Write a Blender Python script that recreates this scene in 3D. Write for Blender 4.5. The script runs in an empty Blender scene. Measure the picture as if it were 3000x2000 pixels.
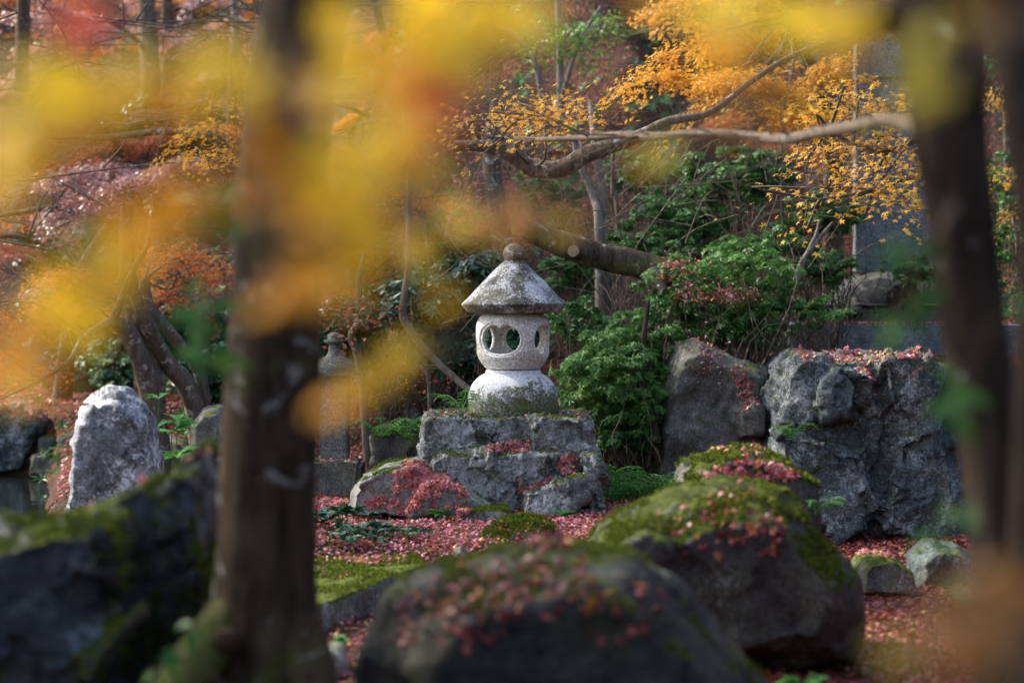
import bpy, bmesh, math, random
import numpy as np
from mathutils import Vector, Matrix
from mathutils.bvhtree import BVHTree
from mathutils.kdtree import KDTree

# ------------------------------------------------------------------ camera, world, sun, exposure
scene = bpy.context.scene
COL = scene.collection
CAM = Vector((0.0, 0.0, 1.55))
PITCH = math.radians(1.213)
LENS, SENSOR = 85.0, 36.0
KPX = SENSOR / LENS / 3000.0
cam_data = bpy.data.cameras.new("camera")
cam = bpy.data.objects.new("camera", cam_data)
COL.objects.link(cam)
cam.location = CAM
cam.rotation_euler = (math.radians(90) - PITCH, 0, 0)
cam_data.lens = LENS
cam_data.sensor_width = SENSOR
cam_data.clip_end = 600
cam_data.clip_start = 0.05
cam_data.dof.use_dof = True
cam_data.dof.focus_distance = 16.9
cam_data.dof.aperture_fstop = 1.5
scene.camera = cam

SUN_ELEV, SUN_AZ = 40.0, -68.0      # azimuth measured from +Y (view direction) to the right
world = bpy.data.worlds.new("World")
scene.world = world
world.use_nodes = True
wn = world.node_tree
wn.nodes.clear()
sky = wn.nodes.new('ShaderNodeTexSky')
sky.sky_type = 'NISHITA'
sky.sun_disc = False
sky.sun_elevation = math.radians(SUN_ELEV)
sky.sun_rotation = math.radians(SUN_AZ)
sky.air_density = 1.0
sky.dust_density = 2.5
sky.ozone_density = 0.55
bg = wn.nodes.new('ShaderNodeBackground')
bg.inputs['Strength'].default_value = 0.15
wo = wn.nodes.new('ShaderNodeOutputWorld')
wn.links.new(sky.outputs[0], bg.inputs[0])
wn.links.new(bg.outputs[0], wo.inputs[0])

sun_data = bpy.data.lights.new("sun", 'SUN')
sun_data.energy = 2.2
sun_data.angle = math.radians(0.6)
sun_data.color = (1.0, 0.93, 0.82)
sun = bpy.data.objects.new("sun", sun_data)
COL.objects.link(sun)
az, el = math.radians(SUN_AZ), math.radians(SUN_ELEV)
SUND = Vector((math.sin(az) * math.cos(el), math.cos(az) * math.cos(el), math.sin(el)))
sun.location = SUND * 50
sun.rotation_euler = SUND.to_track_quat('Z', 'Y').to_euler()

scene.view_settings.view_transform = 'Standard'
scene.view_settings.look = 'None'
scene.view_settings.gamma = 1
scene.view_settings.use_curve_mapping = False
scene.view_settings.exposure = 1.8
scene.cycles.use_denoising = True
scene.cycles.max_bounces = 6
scene.cycles.diffuse_bounces = 4
scene.cycles.transmission_bounces = 4
scene.cycles.sample_clamp_indirect = 6
scene.render.use_persistent_data = False

rng = np.random.default_rng(7)
random.seed(7)

# ------------------------------------------------------------------ maths helpers
FWD = np.array([0, math.cos(PITCH), -math.sin(PITCH)])
UPV = np.array([0, math.sin(PITCH), math.cos(PITCH)])


def at(px, py, Y):
    """the place at depth Y that the photograph shows at pixel (px, py)"""
    d = FWD + np.array([1.0, 0, 0]) * (px - 1500) * KPX + UPV * (1000 - py) * KPX
    return np.array(CAM) + d * (Y / d[1])


def px2m(Y):
    return KPX * Y


_perm = np.random.default_rng(3).permutation(256)
_perm = np.concatenate([_perm, _perm, _perm])
_grad = np.random.default_rng(4).normal(size=(256, 3))
_grad /= np.linalg.norm(_grad, axis=1)[:, None]


def perlin(p):
    p = np.asarray(p, float)
    i = np.floor(p).astype(int)
    f = p - i
    i &= 255
    u = f * f * f * (f * (f * 6 - 15) + 10)
    out = 0
    for dx in (0, 1):
        for dy in (0, 1):
            for dz in (0, 1):
                h = _perm[_perm[_perm[(i[:, 0] + dx) & 255] + ((i[:, 1] + dy) & 255)] + ((i[:, 2] + dz) & 255)]
                g = _grad[h & 255]
                w = (u[:, 0] if dx else 1 - u[:, 0]) * (u[:, 1] if dy else 1 - u[:, 1]) * (u[:, 2] if dz else 1 - u[:, 2])
                out = out + w * ((f - np.array([dx, dy, dz])) * g).sum(1)
    return out * 1.6


def fbm(p, octaves=4, gain=0.5):
    s, a, out = 1.0, 1.0, 0
    for _ in range(octaves):
        out = out + a * perlin(p * s + 17.3 * s)
        s *= 2.03
        a *= gain
    return out


def sstep(t):
    t = np.clip(t, 0, 1)
    return t * t * (3 - 2 * t)


def catmull(pts, per=5):
    pts = [np.array(p, float) for p in pts]
    if len(pts) < 3:
        return [pts[0] + (pts[-1] - pts[0]) * t for t in np.linspace(0, 1, per + 1)]
    P = [2 * pts[0] - pts[1]] + pts + [2 * pts[-1] - pts[-2]]
    out = []
    for i in range(1, len(P) - 2):
        for k in range(per):
            t = k / per
            a, b, c, d = P[i - 1], P[i], P[i + 1], P[i + 2]
            out.append(0.5 * ((2 * b) + (c - a) * t + (2 * a - 5 * b + 4 * c - d) * t * t + (3 * b - a - 3 * c + d) * t ** 3))
    out.append(pts[-1])
    return out


# ------------------------------------------------------------------ object helpers
def link_mesh(name, verts, faces, mat, parent=None, loc=None, smooth=True, rnd=None):
    """one mesh object; verts are world positions, stored relative to its origin"""
    origin = np.array(loc if loc is not None else (parent['o'] if parent is not None else (0, 0, 0)), float)
    me = bpy.data.meshes.new(name)
    V = np.asarray(verts, float) - origin
    if isinstance(faces, np.ndarray):
        n = faces.shape[1]
        me.vertices.add(len(V))
        me.vertices.foreach_set('co', V.astype(np.float32).ravel())
        me.loops.add(faces.size)
        me.loops.foreach_set('vertex_index', faces.astype(np.int32).ravel())
        me.polygons.add(len(faces))
        me.polygons.foreach_set('loop_start', np.arange(0, faces.size, n, dtype=np.int32))
        me.update(calc_edges=True)
    else:
        me.from_pydata([tuple(v) for v in V], [], faces)
    if smooth:
        me.polygons.foreach_set('use_smooth', np.ones(len(me.polygons), dtype=bool))
    if rnd is not None:
        a = me.attributes.new('rnd', 'FLOAT', 'FACE')
        a.data.foreach_set('value', np.asarray(rnd, dtype=np.float32))
    me.validate()
    if mat is not None:
        me.materials.append(mat)
    o = bpy.data.objects.new(name, me)
    COL.objects.link(o)
    if parent is None:
        o.location = origin
    else:
        o.parent = parent['e']
        o.location = origin - np.array(parent['o'])
    return o


def thing(name, label, cat, loc, group=None):
    e = bpy.data.objects.new(name, None)
    e.empty_display_size = 0.1
    COL.objects.link(e)
    e.location = loc
    tag(e, label, cat, group)
    return {'e': e, 'o': np.array(loc, float)}


def sub(part, o):
    """a handle so that a part can carry sub-parts"""
    return {'e': part, 'o': np.array(o, float)}


def tag(o, label, cat=None, group=None, kind=None):
    o['label'] = label
    if cat:
        o['category'] = cat
    if group:
        o['group'] = group
    if kind:
        o['kind'] = kind
    return o


# ------------------------------------------------------------------ materials
def new_mat(name):
    m = bpy.data.materials.new(name)
    m.use_nodes = True
    nt = m.node_tree
    nt.nodes.clear()
    return m, nt


def nd(nt, t, ins=None, **props):
    n = nt.nodes.new(t)
    for k, v in props.items():
        setattr(n, k, v)
    for k, v in (ins or {}).items():
        s = n.inputs[k]
        if isinstance(v, bpy.types.NodeSocket):
            nt.links.new(v, s)
        else:
            s.default_value = v
    return n


def ramp(nt, fac, stops, interp='LINEAR'):
    r = nt.nodes.new('ShaderNodeValToRGB')
    r.color_ramp.interpolation = interp
    while len(r.color_ramp.elements) > 1:
        r.color_ramp.elements.remove(r.color_ramp.elements[-1])
    for i, (p, c) in enumerate(stops):
        e = r.color_ramp.elements[0] if i == 0 else r.color_ramp.elements.new(p)
        e.position = p
        c = (c, c, c) if isinstance(c, (int, float)) else c
        e.color = (c[0], c[1], c[2], 1)
    nt.links.new(fac, r.inputs[0])
    return r.outputs[0]


def mixc(nt, fac, a, b, blend='MIX'):
    n = nt.nodes.new('ShaderNodeMix')
    n.data_type = 'RGBA'
    n.blend_type = blend
    for sock, v in ((n.inputs[0], fac), (n.inputs[6], a), (n.inputs[7], b)):
        if isinstance(v, bpy.types.NodeSocket):
            nt.links.new(v, sock)
        elif isinstance(v, (int, float)):
            sock.default_value = v
        else:
            sock.default_value = (v[0], v[1], v[2], 1)
    return n.outputs[2]


def math_n(nt, op, a, b=0.0, clamp=False):
    n = nt.nodes.new('ShaderNodeMath')
    n.operation = op
    n.use_clamp = clamp
    for s, v in ((n.inputs[0], a), (n.inputs[1], b)):
        if isinstance(v, bpy.types.NodeSocket):
            nt.links.new(v, s)
        else:
            s.default_value = v
    return n.outputs[0]


def noise_n(nt, vec, scale, detail=5, rough=0.55, dist=0.0):
    n = nd(nt, 'ShaderNodeTexNoise', {'Scale': scale, 'Detail': detail, 'Roughness': rough, 'Distortion': dist, 'Vector': vec})
    return n.outputs['Fac']


MOSS = [(0.0, (0.022, 0.032, 0.006)), (0.40, (0.055, 0.078, 0.010)), (0.65, (0.12, 0.155, 0.016)), (1.0, (0.25, 0.28, 0.03))]


def rock_mat(name, dark, light, lichen=0.5, moss=0.3, lich_col=(0.50, 0.53, 0.53), scale=1.0, moss_dark=False,
             stain=0.3, bump=0.5, granite=0.0, moss_bias=0.0, crack=0.35, olive=0.4, rough0=0.62):
    m, nt = new_mat(name)
    tc = nd(nt, 'ShaderNodeTexCoord').outputs['Object']
    sc = scale
    big = noise_n(nt, tc, 2.2 * sc, 6, 0.6, 0.3)
    mid = noise_n(nt, tc, 9 * sc, 8, 0.65, 0.4)
    fine = noise_n(nt, tc, 70 * sc, 4, 0.7)
    base = mixc(nt, ramp(nt, mid, [(0.35, 0.0), (0.65, 1.0)]), dark, light)
    base = mixc(nt, ramp(nt, big, [(0.40, 0.0), (0.62, stain)]), base, tuple(c * 0.45 for c in dark))
    # fine speckle
    base = mixc(nt, 0.75, base, ramp(nt, fine, [(0.33, 0.25), (0.5, 0.9), (0.66, 1.7)]), 'MULTIPLY')
    om = ramp(nt, noise_n(nt, tc, 3.3 * sc, 7, 0.7, 0.4), [(0.46, 0.0), (0.60, olive)])
    base = mixc(nt, om, base, mixc(nt, ramp(nt, fine, [(0.35, 0.0), (0.6, 1.0)]), (0.035, 0.038, 0.018), (0.13, 0.14, 0.075)))
    # veins and cracks
    vor = nd(nt, 'ShaderNodeTexVoronoi', {'Scale': 7.0 * sc, 'Vector': mixc(nt, 0.12, tc, nd(nt, 'ShaderNodeTexNoise', {'Scale': 5.0 * sc, 'Detail': 4, 'Vector': tc}).outputs['Color'])}, feature='DISTANCE_TO_EDGE').outputs['Distance']
    crackm = ramp(nt, vor, [(0.0, 1.0), (0.025, 0.0)])
    base = mixc(nt, math_n(nt, 'MULTIPLY', crackm, crack), base, tuple(c * 0.25 for c in dark))
    # lichen blotches
    l1 = noise_n(nt, tc, 30 * sc, 7, 0.85, 0.8)
    l2 = noise_n(nt, tc, 3.1 * sc, 3, 0.5)
    lsum = math_n(nt, 'ADD', math_n(nt, 'MULTIPLY', l1, 0.75), math_n(nt, 'MULTIPLY', l2, 0.45))
    thr = 0.80 - 0.28 * lichen
    lm = ramp(nt, lsum, [(max(thr - 0.03, 0), 0.0), (min(thr + 0.03, 1), 1.0)])
    lcol = mixc(nt, ramp(nt, fine, [(0.35, 0.0), (0.6, 1.0)]), tuple(c * 0.55 for c in lich_col), lich_col)
    base = mixc(nt, math_n(nt, 'MULTIPLY', lm, min(1.0, 0.25 + lichen)), base, lcol)
    if granite:
        g = noise_n(nt, tc, 160, 2, 0.8)
        base = mixc(nt, granite, base, ramp(nt, g, [(0.36, 0.28), (0.47, 0.95), (0.6, 1.25)]), 'MULTIPLY')
    # moss on what faces up
    geo = nd(nt, 'ShaderNodeNewGeometry')
    sep = nd(nt, 'ShaderNodeSeparateXYZ', {0: geo.outputs['Normal']})
    mn = noise_n(nt, tc, 5.5 * sc, 10, 0.78, 0.5)
    mm = math_n(nt, 'ADD', math_n(nt, 'MULTIPLY', sep.outputs['Z'], 0.42), math_n(nt, 'MULTIPLY', mn, 1.3))
    thr = 1.30 - 0.60 * moss - moss_bias
    mmask = ramp(nt, math_n(nt, 'MULTIPLY', mm, 0.5), [(max(0, thr * 0.5 - 0.03), 0.0), (thr * 0.5 + 0.04, 1.0)])
    mc = ramp(nt, noise_n(nt, tc, 22, 5, 0.75), [(a * 0.42 + 0.29, (tuple(c * float(moss_dark) for c in col) if moss_dark else col)) for a, col in MOSS])
    base = mixc(nt, mmask, base, mc)
    b1 = nd(nt, 'ShaderNodeBump', {'Strength': bump, 'Distance': 0.03, 'Height': mid})
    b2 = nd(nt, 'ShaderNodeBump', {'Strength': bump, 'Distance': 0.008, 'Height': noise_n(nt, tc, 55 * sc, 6, 0.7), 'Normal': b1.outputs[0]})
    b3 = nd(nt, 'ShaderNodeBump', {'Strength': math_n(nt, 'MULTIPLY', mmask, 0.9), 'Distance': 0.02, 'Height': noise_n(nt, tc, 90, 3, 0.8), 'Normal': b2.outputs[0]})
    rough = mixc(nt, mmask, (rough0,) * 3, (0.95,) * 3)
    p = nd(nt, 'ShaderNodeBsdfPrincipled', {'Base Color': base, 'Roughness': rough, 'Specular IOR Level': 0.18, 'Normal': b3.outputs[0]})
    o = nd(nt, 'ShaderNodeOutputMaterial')
    nt.links.new(p.outputs[0], o.inputs[0])
    return m


def leaf_mat(name, stops, trans=0.4, rough=0.45, by_object=False, spec=0.25, interp='LINEAR'):
    m, nt = new_mat(name)
    if by_object:
        f = nd(nt, 'ShaderNodeObjectInfo').outputs['Random']
    else:
        f = nd(nt, 'ShaderNodeAttribute', attribute_name='rnd').outputs['Fac']
    c = ramp(nt, f, stops, interp)
    tc = nd(nt, 'ShaderNodeTexCoord').outputs['Object']
    c = mixc(nt, 0.5, c, ramp(nt, noise_n(nt, tc, 35, 3), [(0.3, 0.65), (0.7, 1.3)]), 'MULTIPLY')
    p = nd(nt, 'ShaderNodeBsdfPrincipled', {'Base Color': c, 'Roughness': rough, 'Specular IOR Level': spec})
    t = nd(nt, 'ShaderNodeBsdfTranslucent', {'Color': c})
    mx = nd(nt, 'ShaderNodeMixShader', {0: trans, 1: p.outputs[0], 2: t.outputs[0]})
    o = nd(nt, 'ShaderNodeOutputMaterial')
    nt.links.new(mx.outputs[0], o.inputs[0])
    return m


def bark_mat(name, dark, light, moss=0.3, lichen=0.3, scale=1.0, stretch=0.25):
    m, nt = new_mat(name)
    tc = nd(nt, 'ShaderNodeTexCoord').outputs['Object']
    mp = nd(nt, 'ShaderNodeMapping', {'Vector': tc, 'Scale': (1, 1, stretch)}).outputs[0]
    n1 = noise_n(nt, mp, 26 * scale, 7, 0.7, 0.6)
    n2 = noise_n(nt, tc, 5 * scale, 6, 0.6)
    base = mixc(nt, ramp(nt, n1, [(0.35, 0.0), (0.65, 1.0)]), dark, light)
    base = mixc(nt, ramp(nt, noise_n(nt, tc, 11 * scale, 5, 0.7, 0.5), [(0.66 - 0.2 * lichen, 0.0), (0.72 - 0.2 * lichen, 0.8)]), base, (0.36, 0.37, 0.33))
    base = mixc(nt, ramp(nt, n2, [(0.66 - 0.25 * moss, 0.0), (0.80 - 0.25 * moss, 0.75)]), base, (0.09, 0.105, 0.025))
    b = nd(nt, 'ShaderNodeBump', {'Strength': 0.8, 'Distance': 0.02, 'Height': n1})
    p = nd(nt, 'ShaderNodeBsdfPrincipled', {'Base Color': base, 'Roughness': 0.85, 'Specular IOR Level': 0.12, 'Normal': b.outputs[0]})
    o = nd(nt, 'ShaderNodeOutputMaterial')
    nt.links.new(p.outputs[0], o.inputs[0])
    return m


M = {}
M['rock_blue'] = rock_mat('rock_blue', (0.040, 0.054, 0.056), (0.155, 0.195, 0.205), 0.52, 0.40, stain=0.5, crack=0.8, bump=0.9, olive=0.5)
M['rock_ped'] = rock_mat('rock_pedestal', (0.06, 0.067, 0.062), (0.27, 0.29, 0.285), 0.62, 0.46, stain=0.5, bump=0.9, crack=0.6, scale=1.3, olive=0.85)
M['rock_light'] = rock_mat('rock_light', (0.19, 0.195, 0.185), (0.36, 0.365, 0.35), 0.3, 0.42, stain=0.2)
M['rock_brown'] = rock_mat('rock_brown', (0.075, 0.072, 0.062), (0.17, 0.165, 0.15), 0.35, 0.35, stain=0.4)
M['rock_boulder'] = rock_mat('rock_boulder', (0.035, 0.033, 0.03), (0.10, 0.10, 0.10), 0.30, 0.66, stain=0.4, crack=0.1, moss_dark=0.6)
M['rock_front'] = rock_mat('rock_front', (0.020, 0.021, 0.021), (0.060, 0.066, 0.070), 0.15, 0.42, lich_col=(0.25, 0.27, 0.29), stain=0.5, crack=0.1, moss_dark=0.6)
M['rock_wet'] = rock_mat('rock_wet', (0.012, 0.015, 0.018), (0.06, 0.075, 0.09), 0.52, 0.62, lich_col=(0.26, 0.33, 0.40), stain=0.5, crack=0.15, rough0=0.3)  # bluish lichen colour paints cool highlights of the glossy rock
M['rock_pale'] = rock_mat('rock_pale', (0.07, 0.07, 0.075), (0.30, 0.32, 0.34), 0.62, 0.14, lich_col=(0.80, 0.82, 0.86), stain=0.5, scale=0.8)
M['rock_moss'] = rock_mat('rock_moss', (0.07, 0.07, 0.06), (0.22, 0.23, 0.23), 0.5, 0.85, crack=0.0)
M['slab'] = rock_mat('slab_stone', (0.06, 0.062, 0.055), (0.24, 0.24, 0.225), 0.5, 0.75, crack=0.0, bump=0.8)
M['lantern'] = rock_mat('lantern_granite', (0.54, 0.53, 0.49), (0.74, 0.73, 0.69), 0.1, 0.0, lich_col=(0.7, 0.72, 0.72), stain=0.3, bump=0.25, granite=0.6, olive=0.12, crack=0.0, moss_bias=-0.4)
M['lantern_roof'] = rock_mat('lantern_roof_stone', (0.035, 0.034, 0.028), (0.12, 0.12, 0.095), 0.60, 0.34, lich_col=(0.72, 0.74, 0.78), stain=0.3, scale=2.0, bump=0.6, crack=0.0)
M['old_stone'] = rock_mat('old_stone', (0.075, 0.072, 0.062), (0.19, 0.19, 0.175), 0.35, 0.35, granite=0.5, crack=0.0, moss_dark=0.45)
M['stele'] = rock_mat('stele_stone', (0.11, 0.12, 0.13), (0.21, 0.225, 0.24), 0.35, 0.05, lich_col=(0.5, 0.54, 0.58), granite=0.3, crack=0.0, stain=0.2)
M['tortoise'] = rock_mat('tortoise_stone', (0.035, 0.034, 0.03), (0.10, 0.10, 0.09), 0.2, 0.25, granite=0.5, crack=0.0, moss_dark=0.45)
M['concrete'] = rock_mat('concrete', (0.10, 0.115, 0.12), (0.22, 0.25, 0.26), 0.3, 0.15, crack=0.0, bump=0.3)

# dome of the lantern: pale granite whose lower half is grown over with dark lichen
def dome_mat():
    m, nt = new_mat('dome_granite')
    tc = nd(nt, 'ShaderNodeTexCoord').outputs['Object']
    g = noise_n(nt, tc, 150, 2, 0.8)
    base = ramp(nt, g, [(0.36, (0.20, 0.20, 0.20)), (0.48, (0.60, 0.61, 0.62)), (0.62, (0.76, 0.77, 0.78))])
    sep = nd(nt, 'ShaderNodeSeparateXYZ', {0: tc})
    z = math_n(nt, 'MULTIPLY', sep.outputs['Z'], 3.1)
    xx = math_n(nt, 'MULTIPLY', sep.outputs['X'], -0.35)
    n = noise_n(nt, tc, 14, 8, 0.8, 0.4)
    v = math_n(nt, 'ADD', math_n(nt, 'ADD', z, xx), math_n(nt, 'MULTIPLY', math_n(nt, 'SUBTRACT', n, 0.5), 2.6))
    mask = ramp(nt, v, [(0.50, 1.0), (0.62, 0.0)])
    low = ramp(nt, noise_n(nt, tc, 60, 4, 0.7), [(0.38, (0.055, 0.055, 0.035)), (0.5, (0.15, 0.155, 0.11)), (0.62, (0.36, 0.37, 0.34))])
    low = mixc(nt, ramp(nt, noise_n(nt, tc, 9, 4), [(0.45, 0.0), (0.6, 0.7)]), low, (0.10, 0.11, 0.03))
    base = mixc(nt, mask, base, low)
    b = nd(nt, 'ShaderNodeBump', {'Strength': 0.4, 'Distance': 0.008, 'Height': noise_n(nt, tc, 60, 5, 0.7)})
    p = nd(nt, 'ShaderNodeBsdfPrincipled', {'Base Color': base, 'Roughness': 0.85, 'Specular IOR Level': 0.12, 'Normal': b.outputs[0]})
    o = nd(nt, 'ShaderNodeOutputMaterial')
    nt.links.new(p.outputs[0], o.inputs[0])
    return m


M['dome'] = dome_mat()
M['bark_pale'] = bark_mat('bark_front', (0.016, 0.010, 0.006), (0.075, 0.054, 0.036), 0.45, 0.35, 0.5)
M['bark_root'] = bark_mat('bark_root', (0.03, 0.03, 0.012), (0.10, 0.10, 0.04), 1.2, 0.2, 0.5)
M['bark_dark'] = bark_mat('bark_dark', (0.018, 0.012, 0.008), (0.062, 0.045, 0.031), 0.2, 0.05, 0.6)
M['bark_maple'] = bark_mat('bark_maple', (0.06, 0.043, 0.032), (0.17, 0.13, 0.10), 0.2, 0.4)
M['bark_thin'] = bark_mat('bark_thin', (0.07, 0.052, 0.04), (0.18, 0.14, 0.11), 0.2, 0.25)
M['bark_grey'] = bark_mat('bark_grey', (0.09, 0.078, 0.065), (0.25, 0.22, 0.19), 0.15, 0.3)
M['bark_log'] = bark_mat('bark_log', (0.022, 0.017, 0.012), (0.095, 0.076, 0.056), 0.5, 0.3, 0.8)
M['twig'] = bark_mat('twig_bark', (0.06, 0.047, 0.038), (0.17, 0.14, 0.11), 0.0, 0.2)
M['cut_wood'] = bark_mat('cut_wood', (0.22, 0.15, 0.09), (0.42, 0.32, 0.21), 0.0, 0.0, 1.5, 1.0)

RED = [(0.0, (0.32, 0.03, 0.045)), (0.25, (0.46, 0.09, 0.10)), (0.5, (0.58, 0.21, 0.24)), (0.75, (0.64, 0.36, 0.37)), (0.82, (0.26, 0.02, 0.03)), (0.88, (0.66, 0.22, 0.04)), (0.94, (0.70, 0.36, 0.08)), (0.965, (0.22, 0.11, 0.05)), (1.0, (0.66, 0.42, 0.26))]
M['litter'] = leaf_mat('fallen_leaf', RED, 0.12, 0.42, spec=0.35)
M['litter_deep'] = leaf_mat('fallen_leaf_deep', [(0.0, (0.10, 0.01, 0.012)), (0.4, (0.22, 0.03, 0.035)), (0.7, (0.34, 0.10, 0.10)), (0.85, (0.16, 0.02, 0.02)), (0.93, (0.42, 0.16, 0.03)), (1.0, (0.50, 0.30, 0.10))], 0.12, 0.42, spec=0.35)  # darker reds put the front boulder's shade into its dark red leaves
M['litter_dark'] = leaf_mat('fallen_leaf_brown', [(0.0, (0.09, 0.025, 0.015)), (0.4, (0.17, 0.055, 0.03)), (0.7, (0.25, 0.085, 0.04)), (0.9, (0.30, 0.05, 0.04)), (1.0, (0.42, 0.18, 0.06))], 0.12, 0.5)
M['maple_orange'] = leaf_mat('maple_orange', [(0.0, (0.30, 0.08, 0.02)), (0.4, (0.64, 0.22, 0.03)), (0.7, (0.68, 0.29, 0.06)), (1.0, (0.75, 0.42, 0.07))], 0.45)
M['maple_rust'] = leaf_mat('maple_rust', [(0.0, (0.18, 0.045, 0.015)), (0.4, (0.56, 0.17, 0.045)), (1.0, (0.72, 0.34, 0.10))], 0.5)
M['maple_gold'] = leaf_mat('maple_gold', [(0.0, (0.50, 0.18, 0.025)), (0.35, (0.68, 0.33, 0.04)), (0.7, (0.78, 0.48, 0.06)), (1.0, (0.80, 0.60, 0.11))], 0.45)
M['maple_red'] = leaf_mat('maple_red', [(0.0, (0.22, 0.04, 0.03)), (0.4, (0.45, 0.11, 0.06)), (0.8, (0.62, 0.24, 0.12)), (1.0, (0.66, 0.36, 0.20))], 0.45)
M['maple_mauve'] = leaf_mat('maple_mauve', [(0.0, (0.12, 0.045, 0.04)), (0.35, (0.36, 0.16, 0.15)), (0.6, (0.48, 0.30, 0.31)), (0.85, (0.60, 0.25, 0.07)), (1.0, (0.62, 0.40, 0.36))], 0.35, 0.35, spec=0.8)
M['fore_yellow'] = leaf_mat('near_yellow', [(0.0, (0.78, 0.47, 0.012)), (0.5, (0.86, 0.59, 0.02)), (1.0, (0.82, 0.64, 0.04))], 0.55, by_object=True)
M['fore_orange'] = leaf_mat('near_orange', [(0.0, (0.72, 0.30, 0.01)), (1.0, (0.84, 0.44, 0.015))], 0.5, by_object=True)
M['fore_red'] = leaf_mat('near_red', [(0.0, (0.55, 0.03, 0.02)), (1.0, (0.65, 0.14, 0.03))], 0.5, by_object=True)
M['fore_olive'] = leaf_mat('near_olive', [(0.0, (0.42, 0.36, 0.03)), (1.0, (0.55, 0.42, 0.03))], 0.45, by_object=True)
M['fore_brown'] = leaf_mat('near_brown', [(0.0, (0.16, 0.07, 0.012)), (1.0, (0.30, 0.14, 0.025))], 0.45, by_object=True)
M['fore_green'] = leaf_mat('near_green', [(0.0, (0.02, 0.10, 0.006)), (0.8, (0.03, 0.13, 0.008)), (1.0, (0.09, 0.17, 0.01))], 0.2, 0.5, by_object=True, spec=0.35)
M['shrub'] = leaf_mat('shrub_leaf', [(0.0, (0.022, 0.075, 0.016)), (0.5, (0.055, 0.16, 0.03)), (0.9, (0.09, 0.21, 0.04)), (0.96, (0.17, 0.26, 0.05)), (1.0, (0.28, 0.12, 0.05))], 0.25, 0.38, spec=0.4)
M['shrub_bright'] = leaf_mat('shrub_leaf_bright', [(0.0, (0.04, 0.14, 0.022)), (0.5, (0.08, 0.21, 0.036)), (0.88, (0.15, 0.31, 0.055)), (0.95, (0.30, 0.38, 0.07)), (1.0, (0.34, 0.16, 0.08))], 0.3, 0.38, spec=0.4)
M['evergreen'] = leaf_mat('evergreen_leaf', [(0.0, (0.012, 0.045, 0.022)), (0.6, (0.030, 0.095, 0.045)), (1.0, (0.06, 0.16, 0.06))], 0.18, 0.35, spec=0.4)
M['fern'] = leaf_mat('fern_green', [(0.0, (0.05, 0.17, 0.035)), (1.0, (0.10, 0.30, 0.06))], 0.35, 0.5)

# ground
def ground_mat():
    m, nt = new_mat('leafy_ground')
    tc = nd(nt, 'ShaderNodeTexCoord').outputs['Object']
    v = nd(nt, 'ShaderNodeTexVoronoi', {'Scale': 26.0, 'Vector': tc})
    f = nd(nt, 'ShaderNodeSeparateXYZ', {0: v.outputs['Color']}).outputs['X']
    c = ramp(nt, f, [(0.0, (0.022, 0.010, 0.006)), (0.4, (0.05, 0.019, 0.010)), (0.7, (0.10, 0.032, 0.016)), (1.0, (0.18, 0.06, 0.025))])
    c = mixc(nt, ramp(nt, noise_n(nt, tc, 1.3, 6), [(0.42, 0.0), (0.62, 0.8)]), c, (0.035, 0.028, 0.018))
    b = nd(nt, 'ShaderNodeBump', {'Strength': 0.8, 'Distance': 0.03, 'Height': v.outputs['Distance']})
    p = nd(nt, 'ShaderNodeBsdfPrincipled', {'Base Color': c, 'Roughness': 0.8, 'Specular IOR Level': 0.1, 'Normal': b.outputs[0]})
    o = nd(nt, 'ShaderNodeOutputMaterial')
    nt.links.new(p.outputs[0], o.inputs[0])
    return m


M['ground'] = ground_mat()
m, nt = new_mat('pond_water')
_tc = nd(nt, 'ShaderNodeTexCoord').outputs['Object']
_b = nd(nt, 'ShaderNodeBump', {'Strength': 0.15, 'Distance': 0.02, 'Height': noise_n(nt, _tc, 4, 3)})
_p = nd(nt, 'ShaderNodeBsdfPrincipled', {'Base Color': (0.010, 0.014, 0.014, 1), 'Roughness': 0.06, 'IOR': 1.33, 'Normal': _b.outputs[0]})
_o = nd(nt, 'ShaderNodeOutputMaterial')
nt.links.new(_p.outputs[0], _o.inputs[0])
M['water'] = m

# ------------------------------------------------------------------ terrain and pond
def tz(x, y):
    x = np.asarray(x, float)
    y = np.asarray(y, float)
    z = -0.20 + 0.21 * sstep((y - 14.2) / 0.45) * sstep((2.0 - x) / 1.0)
    p = np.stack([x * 0.8, y * 0.8, 0 * x], -1).reshape(-1, 3)
    nz = fbm(p, 4).reshape(x.shape)
    left = sstep((-1.0 - x) / 1.8)
    right = sstep((x - 1.3) / 0.7)
    y0 = 19.6 + 6.0 * left + 3.6 * right
    d = y - y0
    hill = 0.60 * (np.sqrt(d * d + 0.5) + d) / 2
    hill = np.minimum(hill, 26 + 0 * hill)
    z = z + hill + nz * (0.05 + 0.03 * np.clip(hill, 0, 8))
    z = z + left * 0.42 * sstep((y - 21.9) / 1.4)
    z = z + right * 1.18 * sstep((y - 18.5) / 0.7)
    xb = -0.178 * y - 0.1
    basin = sstep((xb - x) / 0.6) * sstep((23.2 - y) / 0.6) * sstep((y - 9.0) / 1.0)
    z = z - 0.9 * basin
    # rising ground on the far right and behind the viewer
    z = z + 0.35 * np.clip(x - 7, 0, 30) + 0.25 * np.clip(-y - 6, 0, 20)
    return z


def axis(lo, a, b, hi, fine, coarse):
    return np.unique(np.concatenate([np.arange(lo, a, coarse), np.arange(a, b, fine), np.arange(b, hi + coarse, coarse)]))


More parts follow.
